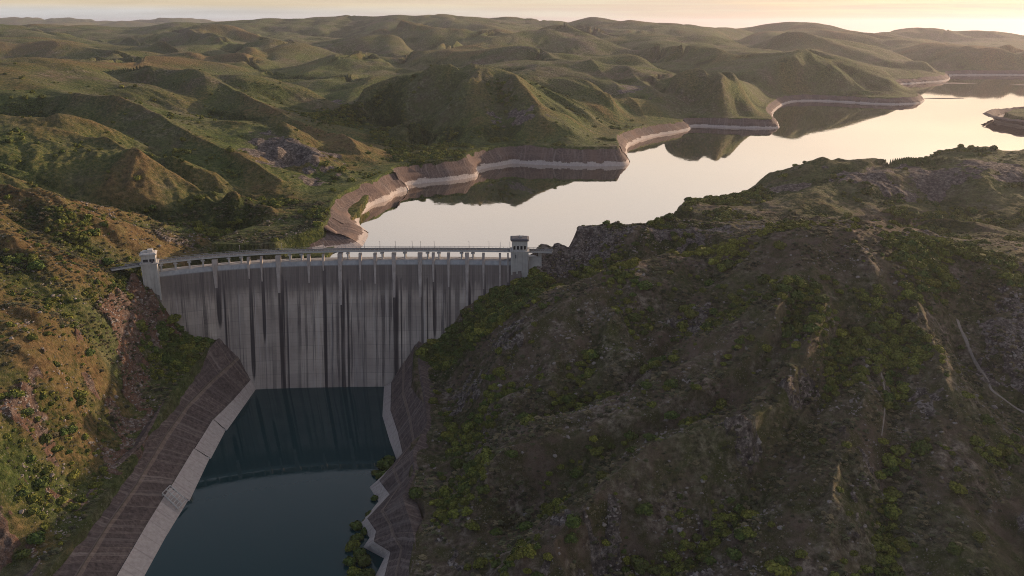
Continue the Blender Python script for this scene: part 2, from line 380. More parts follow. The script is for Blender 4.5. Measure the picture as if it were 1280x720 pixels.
    zi=top+(1-np.exp(-np.maximum(0,-di-8)/40))*14+ (fbm(x/30,y/30,3,5)-.5)*5
    z=np.where(di<60,zi,z); d=np.where(di<60,np.where(d<0,di*-1,d),d)
    d=np.where(di<60,-di*1.0,d)          # inside the island counts as land
    nearshore=(x>-20)&(y<1000)&(x/np.maximum(y,1)>-0.02)&(d<200)&(~isl)
    # (near shore of the lake, hidden from view) simple beach
    front=(y<560)|((y<1060)&(x>75)&(y<640+.55*(x-75)))
    hb=np.where(front&(x>0),np.minimum(top,z),top)
    zl=np.where(d<70, hb+(z-hb)*np.where(front&(x>0),sstep(-4,9,d-BW),sstep(2,60,d-bwf(x,y))), z)
    zl=np.where((d<70), np.maximum(zl, np.where(front&(x>0),-99,top-1.0)), zl)
    bwv=bwf(x,y)
    t=np.clip(d/bwv,0,1)
    zb=(W-9)+(zl-(W-9))*t**3
    z=np.where(d<bwv,zb,zl)
    z=np.where((x<-116)&(x>-300)&(y>np.interp(x,[-300,-215,-207,-175,-102],[470,455,447,462,478]))&(y<640)&(d>0),np.maximum(z,W+1.5+np.maximum(0,y-500)*.05),z)
    # ---- tail water and its revetments
    npool=(r<520)
    dp=np.full(x.shape,1e6); dp[npool]=sdist(x[npool],y[npool],POOL)
    left=x<-100
    tp=np.where(left, np.interp(y,[236,330,450],[19,21,30]), np.interp(y,[236,300,446],[20,21.5,24.5]))
    wb=np.where(left,22.0,17.0)
    valid=(y<456)
    zl=np.where((dp<60)&valid, tp+(z-tp)*sstep(0,34,dp-wb), z)
    t=np.clip(dp/wb,0,1)
    zb=-6+(zl-.8+6)*t**2.2
    z=np.where((dp<wb)&(y<470),np.minimum(zb,zl),zl)
    # ---- valley floor under and behind the dam wall
    dmx=(x>-200)&(x<4)&(y>437+.0*x)&(y<482)
    z=np.where(dmx,np.minimum(z,samp(G0,x,y)+1.0),z)
    return z,dict(d=d,dp=dp,rock=rockm,ero=ero,slope=slope,r=r,z0=z0,di=di)
DET=dict(NT=1400,NR=1650)
def build_grid():
    nt,nr=DET['NT'],DET['NR']
    th=np.linspace(-.78,.78,nt)
    # rows: dense where the picture is close
    lr=np.linspace(math.log(95),math.log(13500),4000)
    dens=np.interp(np.exp(lr),[95,190,210,560,1500,4000,6000,13500],[.3,.5,1.6,1.6,1.1,.8,.4,.2])
    c=np.cumsum(dens); c=(c-c[0])/(c[-1]-c[0]); lrr=np.interp(np.linspace(0,1,nr),c,lr)
    T,L=np.meshgrid(th,lrr); R=np.exp(L)
    return R*np.sin(T),R*np.cos(T),lrr
X,Y,LRR=build_grid()
Z,F=height(X,Y)
NR_,NT_=X.shape
def ground(x,y):
    th=np.arctan2(x,y); lr=np.log(np.hypot(x,y))
    u=np.clip((th+.78)/1.56*(NT_-1),0,NT_-1.001); v=np.clip(np.interp(lr,LRR,np.arange(NR_)),0,NR_-1.001)
    i=np.asarray(u).astype(int); j=np.asarray(v).astype(int); fu=u-i; fv=v-j
    return (Z[j,i]*(1-fu)+Z[j,i+1]*fu)*(1-fv)+(Z[j+1,i]*(1-fu)+Z[j+1,i+1]*fu)*fv
def gfield(A,x,y):
    th=np.arctan2(x,y); lr=np.log(np.hypot(x,y))
    i=np.clip(np.rint((th+.78)/1.56*(NT_-1)),0,NT_-1).astype(int); j=np.clip(np.rint(np.interp(lr,LRR,np.arange(NR_))),0,NR_-1).astype(int)
    return A[j,i]
def cast(px,py,rmin=150,rmax=6000):
    """where the sight line through a photo point meets the ground"""
    xi,yi=(px-640)/1000,(360-py)/1000
    t=np.exp(np.linspace(math.log(rmin),math.log(rmax),2500))
    x=t*xi; y=t*(CP+yi*SP); z=HC+t*(-SP+yi*CP)
    g=ground(x,y); hit=np.nonzero(z<=g)[0]
    if len(hit)==0: return None
    k=hit[0]; return float(x[k]),float(y[k]),float(g[k])

# ------------------------------------------------------------------ land cover
def cblob(px,py,rx,ry=None,s=1.0):
    """a patch of cover centred on the ground seen at a photo point; sizes in photo pixels, turned into metres"""
    c=cast(px,py)
    if c is None: return (0,1e5,1,1,0)
    t=math.hypot(c[0],c[1]); m=rx*t/1000
    a=cast(px,py-(ry or rx)*.7); dep=m*1.3
    if a is not None:
        dd=abs(math.hypot(a[0],a[1])-t)
        if dd<m*6: dep=max(dd,m*.5)
    return (c[0],c[1],m,dep,s)
LUSH=[cblob(*a) for a in [(600,405,45,25),(560,440,30,30),(640,370,40,20),(670,350,25,12),(540,480,20,30),(700,370,30,12,.8),(560,470,40,30,.9),
 (235,405,35,30,1.1),(215,380,20,20,1.1),(260,425,20,20,1.1),(215,450,20,30,.9),(190,500,15,20,.6),
 (60,275,60,18,.8),(100,310,60,20,.9),(30,330,40,18,.8),(150,300,30,10,.6),(60,370,50,20,.5),(50,500,60,40,.5),(60,440,40,20,.4),(140,390,15,20,.5),(40,580,40,20,.5),(60,640,40,30,.55),(110,570,30,30,.4),
 (230,270,60,12,.9),(300,285,60,18,1),(350,292,50,18,1.1),(390,270,30,25,.9),(290,250,50,14,.8),(250,255,40,10,.8),(350,260,40,18,.7),
 (540,190,60,12,.9),(500,170,50,20,.8),(440,150,50,20,.8),(470,140,50,14,.8),(420,140,40,14,.9),(560,200,60,10,.8),(620,170,30,20,.6),(640,120,30,20,.8),
 (600,500,50,50,.75),(570,560,40,30,1),(590,600,50,40,.8),(560,640,40,40,.85),(620,620,40,40,.6),(690,640,30,40,.45),(600,680,60,30,.6),(640,530,50,20,.5),
 (820,440,30,60,.7),(840,410,30,30,.6),(810,350,50,15,.6),(860,395,30,20,.5),(740,345,60,8,.8),(840,318,80,6,.8),(1000,365,40,30,.6),(1020,400,60,50,.6),(1080,430,60,40,.75),(1140,430,70,50,.75),(1090,390,60,30,.6),(1130,370,50,30,.8),(1170,340,50,30,1.0),(1230,345,40,25,1),(1150,320,60,18,.8),(1200,310,60,15,.7),(1250,365,40,20,.9),(1270,350,30,20,.8),
 (1200,285,80,14,1.0),(1240,295,60,14,1),(1260,270,40,14,1),(1160,272,50,10,.8),(900,250,60,12,.9),(850,265,30,10,1),(1060,470,50,30,.5),(1150,560,40,20,.5),(1250,550,30,40,.6),(1240,500,40,40,.5),(1200,640,50,30,.3),(940,680,40,40,.45),(980,700,40,20,.5),(730,560,30,20,.4),
 (760,320,60,10,.5),(830,285,70,8,.9),(760,287,50,6,.9)]]
DRY=[cblob(*a) for a in [(40,245,80,14,1),(150,285,90,14,1),(220,310,60,12,.9),(60,410,120,60,.8),(40,520,90,60,.85),(100,350,60,30,.6),(60,680,90,60,.7),(140,220,120,30,.75),(60,190,90,30,.6),(250,230,80,20,.8),(330,250,70,16,.8),(380,290,40,14,.8),(100,160,80,20,.7),(120,140,90,14,.6),
 (300,150,80,14,.8),(400,190,60,20,.9),(350,140,60,12,.7),(430,210,40,12,.8),(760,165,30,30,1),(740,140,40,20,.9),(690,95,60,10,.8),(560,64,60,8,.8),(640,74,60,6,.6),(250,70,60,12,.8),(40,60,80,16,.8),(300,50,90,10,.6),(960,300,50,10,1),(1010,288,60,6,1.0),(930,330,60,14,.7),(1060,300,60,10,.7),(990,320,50,10,.7),(1240,325,50,8,.9),(1270,320,20,10,.7),(890,350,60,20,.6),(660,420,30,20,.6),(620,450,30,20,.5),(980,190,1,1,0)]]  # patches along the near right crest also paint its sunlit yellow into the cover
def bumpsum(x,y,B):
    m=blobs(x,y,B); return m
cx,cy=X,Y
n1=fbm(X/38,Y/38,4,70); n2=fbm(X/11,Y/11,3,75); n3=fbm(X/210,Y/210,3,79)
lush_b=bumpsum(X,Y,LUSH); dry_b=bumpsum(X,Y,DRY)
ero=F['ero']
lush=np.clip(lush_b*.9 + (-ero)*.55 + (n1-.5)*1.8 + (n2-.5)*.7 +.12 + .12*sstep(700,1400,F['r']),0,1)
dry=np.clip(dry_b*.7 + ero*.30 + (n3-.5)*1.0 + (n1-.45)*.8 - .10-.15*((X>-60)&(F['r']<600)),0,1)
rock=F['rock']
far_=sstep(520,700,F['r'])
lush_b2=lush_b; rh=(X>-60)&(F['r']<470); lh=(X<-150)&(F['r']<520)&(X>-400)&(~((X>-222)&(Y>395)))
lush=lush*np.where(rh,.42,np.where(lh,.5,1.)); lush=np.where((X>-60)&(X<15)&(Y>395)&(Y<470),np.maximum(lush,.7*np.clip(lush_b,0,1)),lush)
grass=np.clip(np.maximum(sstep(-40,-110,X+ (F['r']-400)*.0),sstep(480,900,F['r']))*.72+(n1-.5)*1.3+(n3-.5)*.8,0,1)
crest=np.clip(ero-.15,0,1)
dry=np.clip((dry+crest*.25)*(1-.5*far_)*np.where(rh,.25,np.where(lh,1.05,1.)),0,1)
def cover_attr(me):
    a=me.attributes.new('cover','FLOAT_COLOR','POINT')
    c=np.ones((X.size,4),np.float32)
    c[:,0]=rock.ravel(); c[:,1]=lush.ravel(); c[:,2]=dry.ravel(); c[:,3]=1
    a.data.foreach_set('color',c.ravel())
    a=me.attributes.new('red','FLOAT','POINT'); a.data.foreach_set('value',((X<-100)&(F['r']<530)).astype(np.float32).ravel())
    a=me.attributes.new('grass','FLOAT','POINT'); a.data.foreach_set('value',grass.astype(np.float32).ravel())

# ------------------------------------------------------------------ materials
def new_mat(name):
    m=bpy.data.materials.new(name); m.use_nodes=True; nt=m.node_tree; nt.nodes.clear()
    return m,nt
class N:
    def __init__(s,nt): s.nt=nt
    def __call__(s,t,**k):
        n=s.nt.nodes.new(t); ins=k.pop('ins',{})
        for a,b in k.items(): setattr(n,a,b)
        for a,b in ins.items():
            if hasattr(b,'is_output'): s.nt.links.new(b,n.inputs[a])
            else: n.inputs[a].default_value=b
        return n
    def mix(s,f,a,b,mode='MIX'):
        n=s.nt.nodes.new('ShaderNodeMix'); n.data_type='RGBA'; n.blend_type=mode
        for i,v in ((0,f),(6,a),(7,b)):
            if hasattr(v,'is_output'): s.nt.links.new(v,n.inputs[i])
            else: n.inputs[i].default_value = v if i==0 else (*v,1)
        return n.outputs[2]
    def math(s,op,a,b=None,c=None,clamp=False):
        n=s.nt.nodes.new('ShaderNodeMath'); n.operation=op; n.use_clamp=clamp
        for i,v in enumerate((a,b,c)):
            if v is None: continue
            if hasattr(v,'is_output'): s.nt.links.new(v,n.inputs[i])
            else: n.inputs[i].default_value=v
        return n.outputs[0]
    def ramp(s,f,stops,interp='LINEAR'):
        n=s.nt.nodes.new('ShaderNodeValToRGB'); n.color_ramp.interpolation=interp
        e=n.color_ramp.elements
        while len(e)<len(stops): e.new(.5)
        for i,(p,c) in enumerate(stops): e[i].position=p; e[i].color=(*c,1) if len(c)==3 else c
        s.nt.links.new(f,n.inputs[0]); return n.outputs[0]
    def noise(s,vec,scale,detail=4,rough=.55,dist=0,out=0):
        n=s('ShaderNodeTexNoise',ins={'Scale':scale,'Detail':detail,'Roughness':rough,'Distortion':dist}); s.nt.links.new(vec,n.inputs['Vector']); return n.outputs[out]
    def map(s,vec,scale=(1,1,1),loc=(0,0,0)):
        n=s('ShaderNodeMapping'); n.inputs['Scale'].default_value=scale; n.inputs['Location'].default_value=loc; s.nt.links.new(vec,n.inputs['Vector']); return n.outputs[0]
def finish(nt,N_,col,rough=.9,bump=None,bstr=.5,bdist=1.0,spec=.3,rsock=None,extra=None):
    p=N_('ShaderNodeBsdfPrincipled'); 
    if hasattr(col,'is_output'): nt.links.new(col,p.inputs['Base Color'])
    else: p.inputs['Base Color'].default_value=(*col,1)
    if hasattr(rough,'is_output'): nt.links.new(rough,p.inputs['Roughness'])
    else: p.inputs['Roughness'].default_value=rough
    p.inputs['Specular IOR Level'].default_value=spec
    if bump is not None:
        b=N_('ShaderNodeBump',ins={'Strength':bstr,'Distance':bdist,'Height':bump}); nt.links.new(b.outputs[0],p.inputs['Normal'])
    o=N_('ShaderNodeOutputMaterial'); nt.links.new(p.outputs[0],o.inputs[0]); return p

def mat_ground():
    m,nt=new_mat('hillside'); n=N(nt)
    pos=n('ShaderNodeNewGeometry').outputs['Position']
    cov=n('ShaderNodeAttribute',attribute_name='cover'); sep=n('ShaderNodeSeparateColor',ins={0:cov.outputs['Color']})
    R,G,B=sep.outputs[0],sep.outputs[1],sep.outputs[2]
    a=n.noise(pos,.33,9,.74); b=n.noise(pos,.12,4,.6); c=n.noise(pos,3.0,3,.6); d=n.noise(pos,.03,3,.5)
    heath=n.ramp(a,[(.36,(.05,.038,.031)),(.49,(.17,.134,.107)),(.60,(.34,.29,.235))])
    heath=n.mix(n.ramp(n.noise(pos,.045,4,.6),[(.42,(0,0,0)),(.56,(.85,.85,.85))]),heath,n.ramp(c,[(.3,(.115,.083,.063)),(.7,(.20,.15,.112))]))
    heath=n.mix(n.ramp(b,[(.42,(0,0,0)),(.62,(1,1,1))]),heath,n.ramp(c,[(.35,(.055,.056,.026)),(.7,(.13,.122,.055))]))
    gr=n.ramp(a,[(.32,(.028,.042,.012)),(.5,(.085,.122,.033)),(.68,(.18,.215,.066))])
    ga=n('ShaderNodeAttribute',attribute_name='grass').outputs['Fac']
    heath=n.mix(ga,heath,gr)
    dry=n.ramp(a,[(.32,(.065,.042,.021)),(.5,(.17,.113,.054)),(.68,(.29,.21,.10))])
    dry=n.mix(n.ramp(b,[(.45,(0,0,0)),(.7,(.75,.75,.75))]),dry,(.17,.15,.05))
    lush=n.ramp(a,[(.32,(.012,.022,.008)),(.5,(.042,.062,.017)),(.68,(.115,.125,.032))])
    # small scrub flecks
    vo=n('ShaderNodeTexVoronoi',ins={'Scale':.34,'Randomness':1.0}); nt.links.new(pos,vo.inputs['Vector'])
    fl=n.ramp(vo.outputs['Distance'],[(.20,(1,1,1)),(.42,(0,0,0))])
    fl=n.math('MULTIPLY',fl,n.math('ADD',n.math('MULTIPLY',G,1.3),.10,clamp=True))
    rv=n('ShaderNodeTexVoronoi',feature='DISTANCE_TO_EDGE',ins={'Scale':.42}); nt.links.new(n.map(n.mix(.25,pos,n.noise(pos,.5,3,.6,out=1),'ADD'),(1,1,.55)),rv.inputs['Vector'])
    rock=n.ramp(a,[(.34,(.030,.026,.026)),(.5,(.14,.12,.11)),(.64,(.36,.31,.28))])
    rock=n.mix(n.math('MULTIPLY',n.ramp(b,[(.35,(.25,.25,.25)),(.65,(.9,.9,.9))]),n('ShaderNodeAttribute',attribute_name='red').outputs['Fac']),rock,n.ramp(c,[(.3,(.11,.052,.034)),(.7,(.31,.175,.115))]))
    rock=n.mix(n.ramp(rv.outputs['Distance'],[(.0,(.45,.45,.45)),(.12,(0,0,0))]),rock,(.05,.042,.04))
    bm=n.math('MULTIPLY_ADD',n.math('SUBTRACT',a,.5),1.1,B)
    col=n.mix(n.ramp(bm,[(.22,(0,0,0)),(.62,(1,1,1))]),heath,dry)
    gm=n.math('MULTIPLY_ADD',n.math('SUBTRACT',n.noise(pos,.35,4,.65),.5),1.3,G)
    col=n.mix(n.ramp(gm,[(.26,(0,0,0)),(.66,(1,1,1))]),col,lush)
    col=n.mix(fl,col,n.ramp(c,[(.3,(.02,.032,.010)),(.7,(.07,.085,.022))]))
    # scattered pale stones everywhere
    sv=n('ShaderNodeTexVoronoi',ins={'Scale':.95}); nt.links.new(pos,sv.inputs['Vector'])
    stones=n.math('MULTIPLY',n.ramp(sv.outputs['Distance'],[(.16,(1,1,1)),(.30,(0,0,0))]),n.ramp(b,[(.46,(.04,.04,.04)),(.62,(1,1,1))]))
    col=n.mix(n.math('MULTIPLY',stones,.5),col,(.33,.295,.265))
    rm=n.math('MULTIPLY_ADD',n.math('SUBTRACT',n.noise(pos,.22,5,.7),.5),1.7,R)
    col=n.mix(n.ramp(rm,[(.36,(0,0,0)),(.56,(1,1,1))]),col,rock)
    h=n.math('ADD',n.math('MULTIPLY',a,1.6),n.math('MULTIPLY',c,.35))
    h=n.math('ADD',h,n.math('MULTIPLY',fl,.6))
    finish(nt,n,col,.95,h,1.0,2.2,.1)
    return m
def mat_concrete(name,c0,c1,streak=0.5,rowh=None,spec=.2):
    m,nt=new_mat(name); n=N(nt)
    pos=n('ShaderNodeNewGeometry').outputs['Position']
    a=n.noise(pos,.25,5,.6); b=n.noise(n.map(pos,(1.1,1.1,.06)),1,4,.6)
    col=n.ramp(a,[(.3,c0),(.7,c1)])
    col=n.mix(n.math('MULTIPLY',n.ramp(b,[(.5,(0,0,0)),(.72,(1,1,1))]),streak),col,tuple(x*.35 for x in c0))
    finish(nt,n,col,.88,n.noise(pos,3,4,.6),.25,.2,spec); return m
def mat_damface():
    m,nt=new_mat('dam_concrete'); n=N(nt)
    uv=n('ShaderNodeUVMap',uv_map='UVMap').outputs[0]      # u = metres along the wall, v = metres of height
    sep=n('ShaderNodeSeparateXYZ',ins={0:uv}); U,V=sep.outputs[0],sep.outputs[1]
    wob=n.math('MULTIPLY',n.noise(n.map(uv,(.05,.05,1)),1,3,.5),.0)
    # lift joints
    def lines(v,per,wd):
        f=n.math('FRACT',n.math('DIVIDE',v,per)); return n.math('LESS_THAN',f,wd/per)
    lift=lines(V,1.9,.22); liftb=lines(V,7.6,.35); joint=lines(n.math('ADD',U,2.0),8.1,.3)
    panel=n('ShaderNodeTexWhiteNoise',noise_dimensions='2D'); 
    pv=n('ShaderNodeCombineXYZ',ins={0:n.math('FLOOR',n.math('DIVIDE',n.math('ADD',U,2.0),8.1)),1:n.math('FLOOR',n.math('DIVIDE',V,7.6))}); nt.links.new(pv.outputs[0],panel.inputs['Vector'])
    pcol=n('ShaderNodeTexWhiteNoise',noise_dimensions='1D'); nt.links.new(n.math('FLOOR',n.math('DIVIDE',n.math('ADD',U,2.0),8.1)),pcol.inputs['W'])
    soft=n.noise(uv,.06,4,.6); fine=n.noise(uv,1.2,4,.65)
    base=n.ramp(soft,[(.3,(.32,.268,.232)),(.7,(.50,.435,.38))])
    tone=n.math('ADD',n.math('MULTIPLY',panel.outputs['Value'],.20),n.math('MULTIPLY',pcol.outputs['Value'],.34))
    base=n.mix(n.math('ADD',tone,.0),base,(.115,.107,.112))
    base=n.mix(n.math('MULTIPLY',lift,.12),base,(.10,.095,.1)); base=n.mix(n.math('MULTIPLY',liftb,.16),base,(.09,.085,.09)); base=n.mix(n.math('MULTIPLY',joint,.2),base,(.08,.075,.08))
    # light runs of lime
    lr=n.noise(n.map(uv,(.55,.012,1),(3,0,0)),1,4,.6)
    base=n.mix(n.ramp(lr,[(.56,(0,0,0)),(.66,(.55,.55,.55))]),base,(.40,.375,.365))
    # dark stain runs, narrow and broad, stronger below the weathered band
    s1=n.noise(n.map(uv,(.26,.006,1)),1,5,.66); s2=n.noise(n.map(uv,(1.0,.022,1),(9,2,0)),1,4,.6)
    m1=n.ramp(s1,[(.52,(0,0,0)),(.57,(1,1,1))]); m2=n.ramp(s2,[(.55,(0,0,0)),(.62,(1,1,1))])
    big=n.ramp(n.noise(n.map(uv,(.045,.018,1),(4,1,0)),1,3,.6),[(.36,(.12,.12,.12)),(.58,(1,1,1))])
    st=n.math('MULTIPLY',n.math('MAXIMUM',n.math('MULTIPLY',m1,.92),n.math('MULTIPLY',m2,.4)),big); st=n.math('MULTIPLY',st,n.ramp(fine,[(.2,(.75,.75,.75)),(.7,(1,1,1))]))
    base=n.mix(n.math('MULTIPLY',st,.86),base,(.030,.027,.034))
    # stain runs below each pilaster (attribute: 0..1)
    pa=n('ShaderNodeAttribute',attribute_name='run').outputs['Fac']
    pr=n.math('MULTIPLY',n.ramp(pa,[(.25,(0,0,0)),(.5,(1,1,1))]),n.ramp(n.noise(n.map(uv,(1.2,.03,1)),1,3,.6),[(.3,(.55,.55,.55)),(.5,(1,1,1))]))
    base=n.mix(n.math('MULTIPLY',pr,.92),base,(.022,.02,.026))
    # weathered band under the crest wall
    vb=n.math('ADD',V,n.math('MULTIPLY',n.math('SUBTRACT',n.noise(n.map(uv,(.6,.05,1)),1,4,.7),.5),16))
    band=n.ramp(n.math('DIVIDE',vb,75),[(.66,(0,0,0)),(.76,(1,1,1))]); 
    dk=n.ramp(n.noise(n.map(uv,(.9,.03,1)),1,4,.6),[(.3,(.055,.046,.048)),(.7,(.15,.13,.125))])
    base=n.mix(n.math('MULTIPLY',band,.78),base,dk)
    # clean parapet wall at the very top
    topm=n.ramp(n.math('DIVIDE',V,75),[(.889,(0,0,0)),(.899,(1,1,1))])
    tc=n.ramp(n.noise(n.map(uv,(.5,.3,1)),1,3,.6),[(.3,(.24,.25,.27)),(.7,(.36,.37,.39))])
    base=n.mix(topm,base,tc)
    finish(nt,n,base,.86,n.math('ADD',fine,n.math('MULTIPLY',lift,-.5)),.3,.3,.2); return m
def mat_rim(name='rim_stone', split=.23, slabs=1.0):
    """v = 0 at the water line, 1 at the top edge; u in metres"""
    m,nt=new_mat(name); n=N(nt)
    uv=n('ShaderNodeUVMap',uv_map='UVMap').outputs[0]; sep=n('ShaderNodeSeparateXYZ',ins={0:uv}); U,V=sep.outputs[0],sep.outputs[1]
    pos=n('ShaderNodeNewGeometry').outputs['Position']
    def lines(v,per,wd): return n.math('LESS_THAN',n.math('FRACT',n.math('DIVIDE',v,per)),wd/per)
    slab=n('ShaderNodeTexWhiteNoise',noise_dimensions='1D'); nt.links.new(n.math('FLOOR',n.math('DIVIDE',U,9.0)),slab.inputs['W'])
    thr=n.math('ADD',n.math('MULTIPLY',n.math('SUBTRACT',slab.outputs['Value'],.5),.10),n.math('MULTIPLY',n.math('SUBTRACT',n.noise(n.map(uv,(.35,2,1)),1,4,.7),.5),.22))
    v2=n.math('ADD',V,thr)
    a=n.noise(pos,.6,5,.65); f=n.noise(n.map(uv,(.8,1.0,1)),1,4,.65)
    light=n.ramp(a,[(.3,(.33,.285,.265)),(.7,(.47,.41,.38))])
    dark=n.ramp(a,[(.28,(.050,.036,.034)),(.5,(.105,.080,.074)),(.75,(.20,.155,.14))])
    dark=n.mix(n.ramp(n.noise(n.map(uv,(.45,.8,1),(5,0,0)),1,3,.6),[(.52,(0,0,0)),(.66,(.6,.6,.6))]),dark,(.24,.20,.185))
    dark=n.mix(n.math('MULTIPLY',slab.outputs['Value'],.35),dark,(.03,.025,.03)) if slabs>.5 else n.mix(n.ramp(n.noise(n.map(uv,(.05,.3,1)),1,4,.6),[(.4,(0,0,0)),(.65,(.7,.7,.7))]),dark,(.16,.105,.085))
    dark=n.mix(n.math('MULTIPLY',lines(U,9.0,.6),.6*slabs),dark,(.24,.19,.16))
    dark=n.mix(n.math('MULTIPLY',lines(V,.155,.022),.3*slabs),dark,(.22,.17,.145))
    dark=n.mix(n.math('MULTIPLY',lines(U,3.0,.25),.4*slabs),dark,(.02,.018,.02))
    light=n.mix(n.math('MULTIPLY',lines(U,9.0,.35),.35*slabs),light,(.2,.17,.16))
    light=n.mix(n.ramp(n.noise(n.map(uv,(.7,.6,1),(2,4,0)),1,4,.6),[(.58,(0,0,0)),(.7,(.6,.6,.6))]),light,(.15,.12,.12))
    col=n.mix(n.ramp(v2,[(split-.015,(0,0,0)),(split+.015,(1,1,1))]),light,dark)
    # ledge line
    led=n.math('MULTIPLY',n.math('GREATER_THAN',V,.60),n.math('LESS_THAN',V,.635)); col=n.mix(n.math('MULTIPLY',led,.5*slabs),col,(.33,.25,.19))
    
    finish(nt,n,col,.9,n.math('ADD',a,f),.7,.5,.15); return m
def mat_water(name,body,k,rough=.03,bs=.05,scale=.12,tint=(.97,.97,.97)):
    m,nt=new_mat(name); n=N(nt)
    pos=n('ShaderNodeNewGeometry').outputs['Position']
    w=n.noise(n.map(pos,(1,.6,1)),scale,4,.55); w2=n.noise(pos,scale*.1,3,.5)
    b=n('ShaderNodeBump',ins={'Strength':bs,'Distance':.5,'Height':n.math('ADD',w,w2)})
    df=n('ShaderNodeBsdfDiffuse',ins={'Color':(*body,1),'Normal':b.outputs[0]})
    gl=n('ShaderNodeBsdfGlossy',ins={'Color':(*tint,1),'Roughness':rough,'Normal':b.outputs[0]})
    lw=n('ShaderNodeLayerWeight',ins={'Blend':.5,'Normal':b.outputs[0]})
    f=n.math('POWER',lw.outputs['Facing'],k,clamp=True)
    mx=n('ShaderNodeMixShader'); nt.links.new(f,mx.inputs[0]); nt.links.new(df.outputs[0],mx.inputs[1]); nt.links.new(gl.outputs[0],mx.inputs[2])
    o=n('ShaderNodeOutputMaterial'); nt.links.new(mx.outputs[0],o.inputs[0]); return m
def mat_leaf(name,c0,c1,c2):
    m,nt=new_mat(name); n=N(nt)
    tc=n('ShaderNodeTexCoord').outputs['Object']; rnd=n('ShaderNodeObjectInfo').outputs['Random']
    a=n.noise(tc,4.0,3,.6)
    col=n.ramp(a,[(.3,c0),(.5,c1),(.72,c2)])
    col=n.mix(n.math('MULTIPLY',rnd,.55),col,(.075,.07,.022))
    p=finish(nt,n,col,.8,None,spec=.15)
    return m
def simple(name,c,rough=.7,metal=0):
    m,nt=new_mat(name); n=N(nt); pos=n('ShaderNodeNewGeometry').outputs['Position']
    a=n.noise(pos,1.5,4,.6); col=n.ramp(a,[(.3,tuple(v*.8 for v in c)),(.7,tuple(min(1,v*1.15) for v in c))])
    p=finish(nt,n,col,rough); p.inputs['Metallic'].default_value=metal; return m
M_ground=mat_ground(); M_dam=mat_damface(); M_rim=mat_rim(slabs=.12)
M_conc=mat_concrete('pale_concrete',(.34,.335,.34),(.47,.46,.46),.35)
M_conc2=mat_concrete('tower_concrete',(.37,.355,.345),(.49,.475,.46),.4)
M_ledge=simple('ledge_stone',(.15,.115,.10),.9)
M_pil=mat_concrete('pilaster_concrete',(.27,.235,.22),(.38,.335,.315),.4)
M_dark=simple('dark_slate',(.07,.07,.085),.7); M_glass=simple('window_glass',(.03,.035,.045),.15)
M_metal=simple('grey_metal',(.30,.31,.33),.45,.6); M_asph=simple('asphalt',(.075,.072,.075),.9)
M_leaf=[mat_leaf('leaves_olive',(.034,.044,.012),(.15,.17,.033),(.31,.33,.07)),mat_leaf('leaves_dark',(.018,.034,.011),(.075,.115,.028),(.16,.21,.05)),mat_leaf('leaves_yellow',(.05,.058,.012),(.20,.205,.036),(.38,.37,.08))]
M_bark=simple('bark',(.07,.05,.035),.95)
M_res=mat_water('lake_water',(.010,.026,.018),1.05,.025,.06,.10,tint=(.97,.915,.875))
M_pool=mat_water('pool_water',(.002,.030,.036),3.8,.03,.04,.15)
M_sea=mat_water('sea_water',(.05,.07,.09),1.0,.15,.1,.01)
M_path=simple('pale_gravel',(.22,.19,.165),.95)

# ------------------------------------------------------------------ terrain object
co=np.stack([X.ravel(),Y.ravel(),Z.ravel()],1)
idx=np.arange(NR_*NT_).reshape(NR_,NT_)
q=np.stack([idx[:-1,:-1].ravel(),idx[:-1,1:].ravel(),idx[1:,1:].ravel(),idx[1:,:-1].ravel()],1)
hills=mesh_np('hills',co,q,M_ground); cover_attr(hills.data); tag(hills,'rolling grass and rock hills around the reservoir and gorge',kind='structure')


# ------------------------------------------------------------------ water
def sheet(name,poly,z,mat,label):
    import bmesh
    bm=bmesh.new(); vs=[bm.verts.new((x,y,z)) for x,y in poly]; bm.faces.new(vs)
    bmesh.ops.triangulate(bm,faces=bm.faces[:]); bmesh.ops.recalc_face_normals(bm,faces=bm.faces[:])
    me=bpy.data.meshes.new(name); bm.to_mesh(me); bm.free(); me.materials.append(mat)
    if me.polygons[0].normal.z<0: me.flip_normals()
    o=bpy.data.objects.new(name,me); COL.objects.link(o); tag(o,label,kind='structure'); return o
sheet('reservoir_water',[(-150,520),(-210,600),(-210,700),(-120,1000),(300,1700),(700,2900),(1900,2900),(1900,900),(560,660),(240,600),(125,540),(20,500),(7,478),(-40,480),(-100,480),(-118,477)],W,M_res,'still pale reservoir water behind the dam')
sheet('tail_water',[(-185,448),(-185,110),(-20,110),(-20,448)],0.0,M_pool,'dark teal water at the foot of the dam')
sheet('sea',[(-6000,6500),(-15000,22000),(15000,22000),(14000,6500)],20.0,M_sea,'pale distant water beyond the farthest hills')

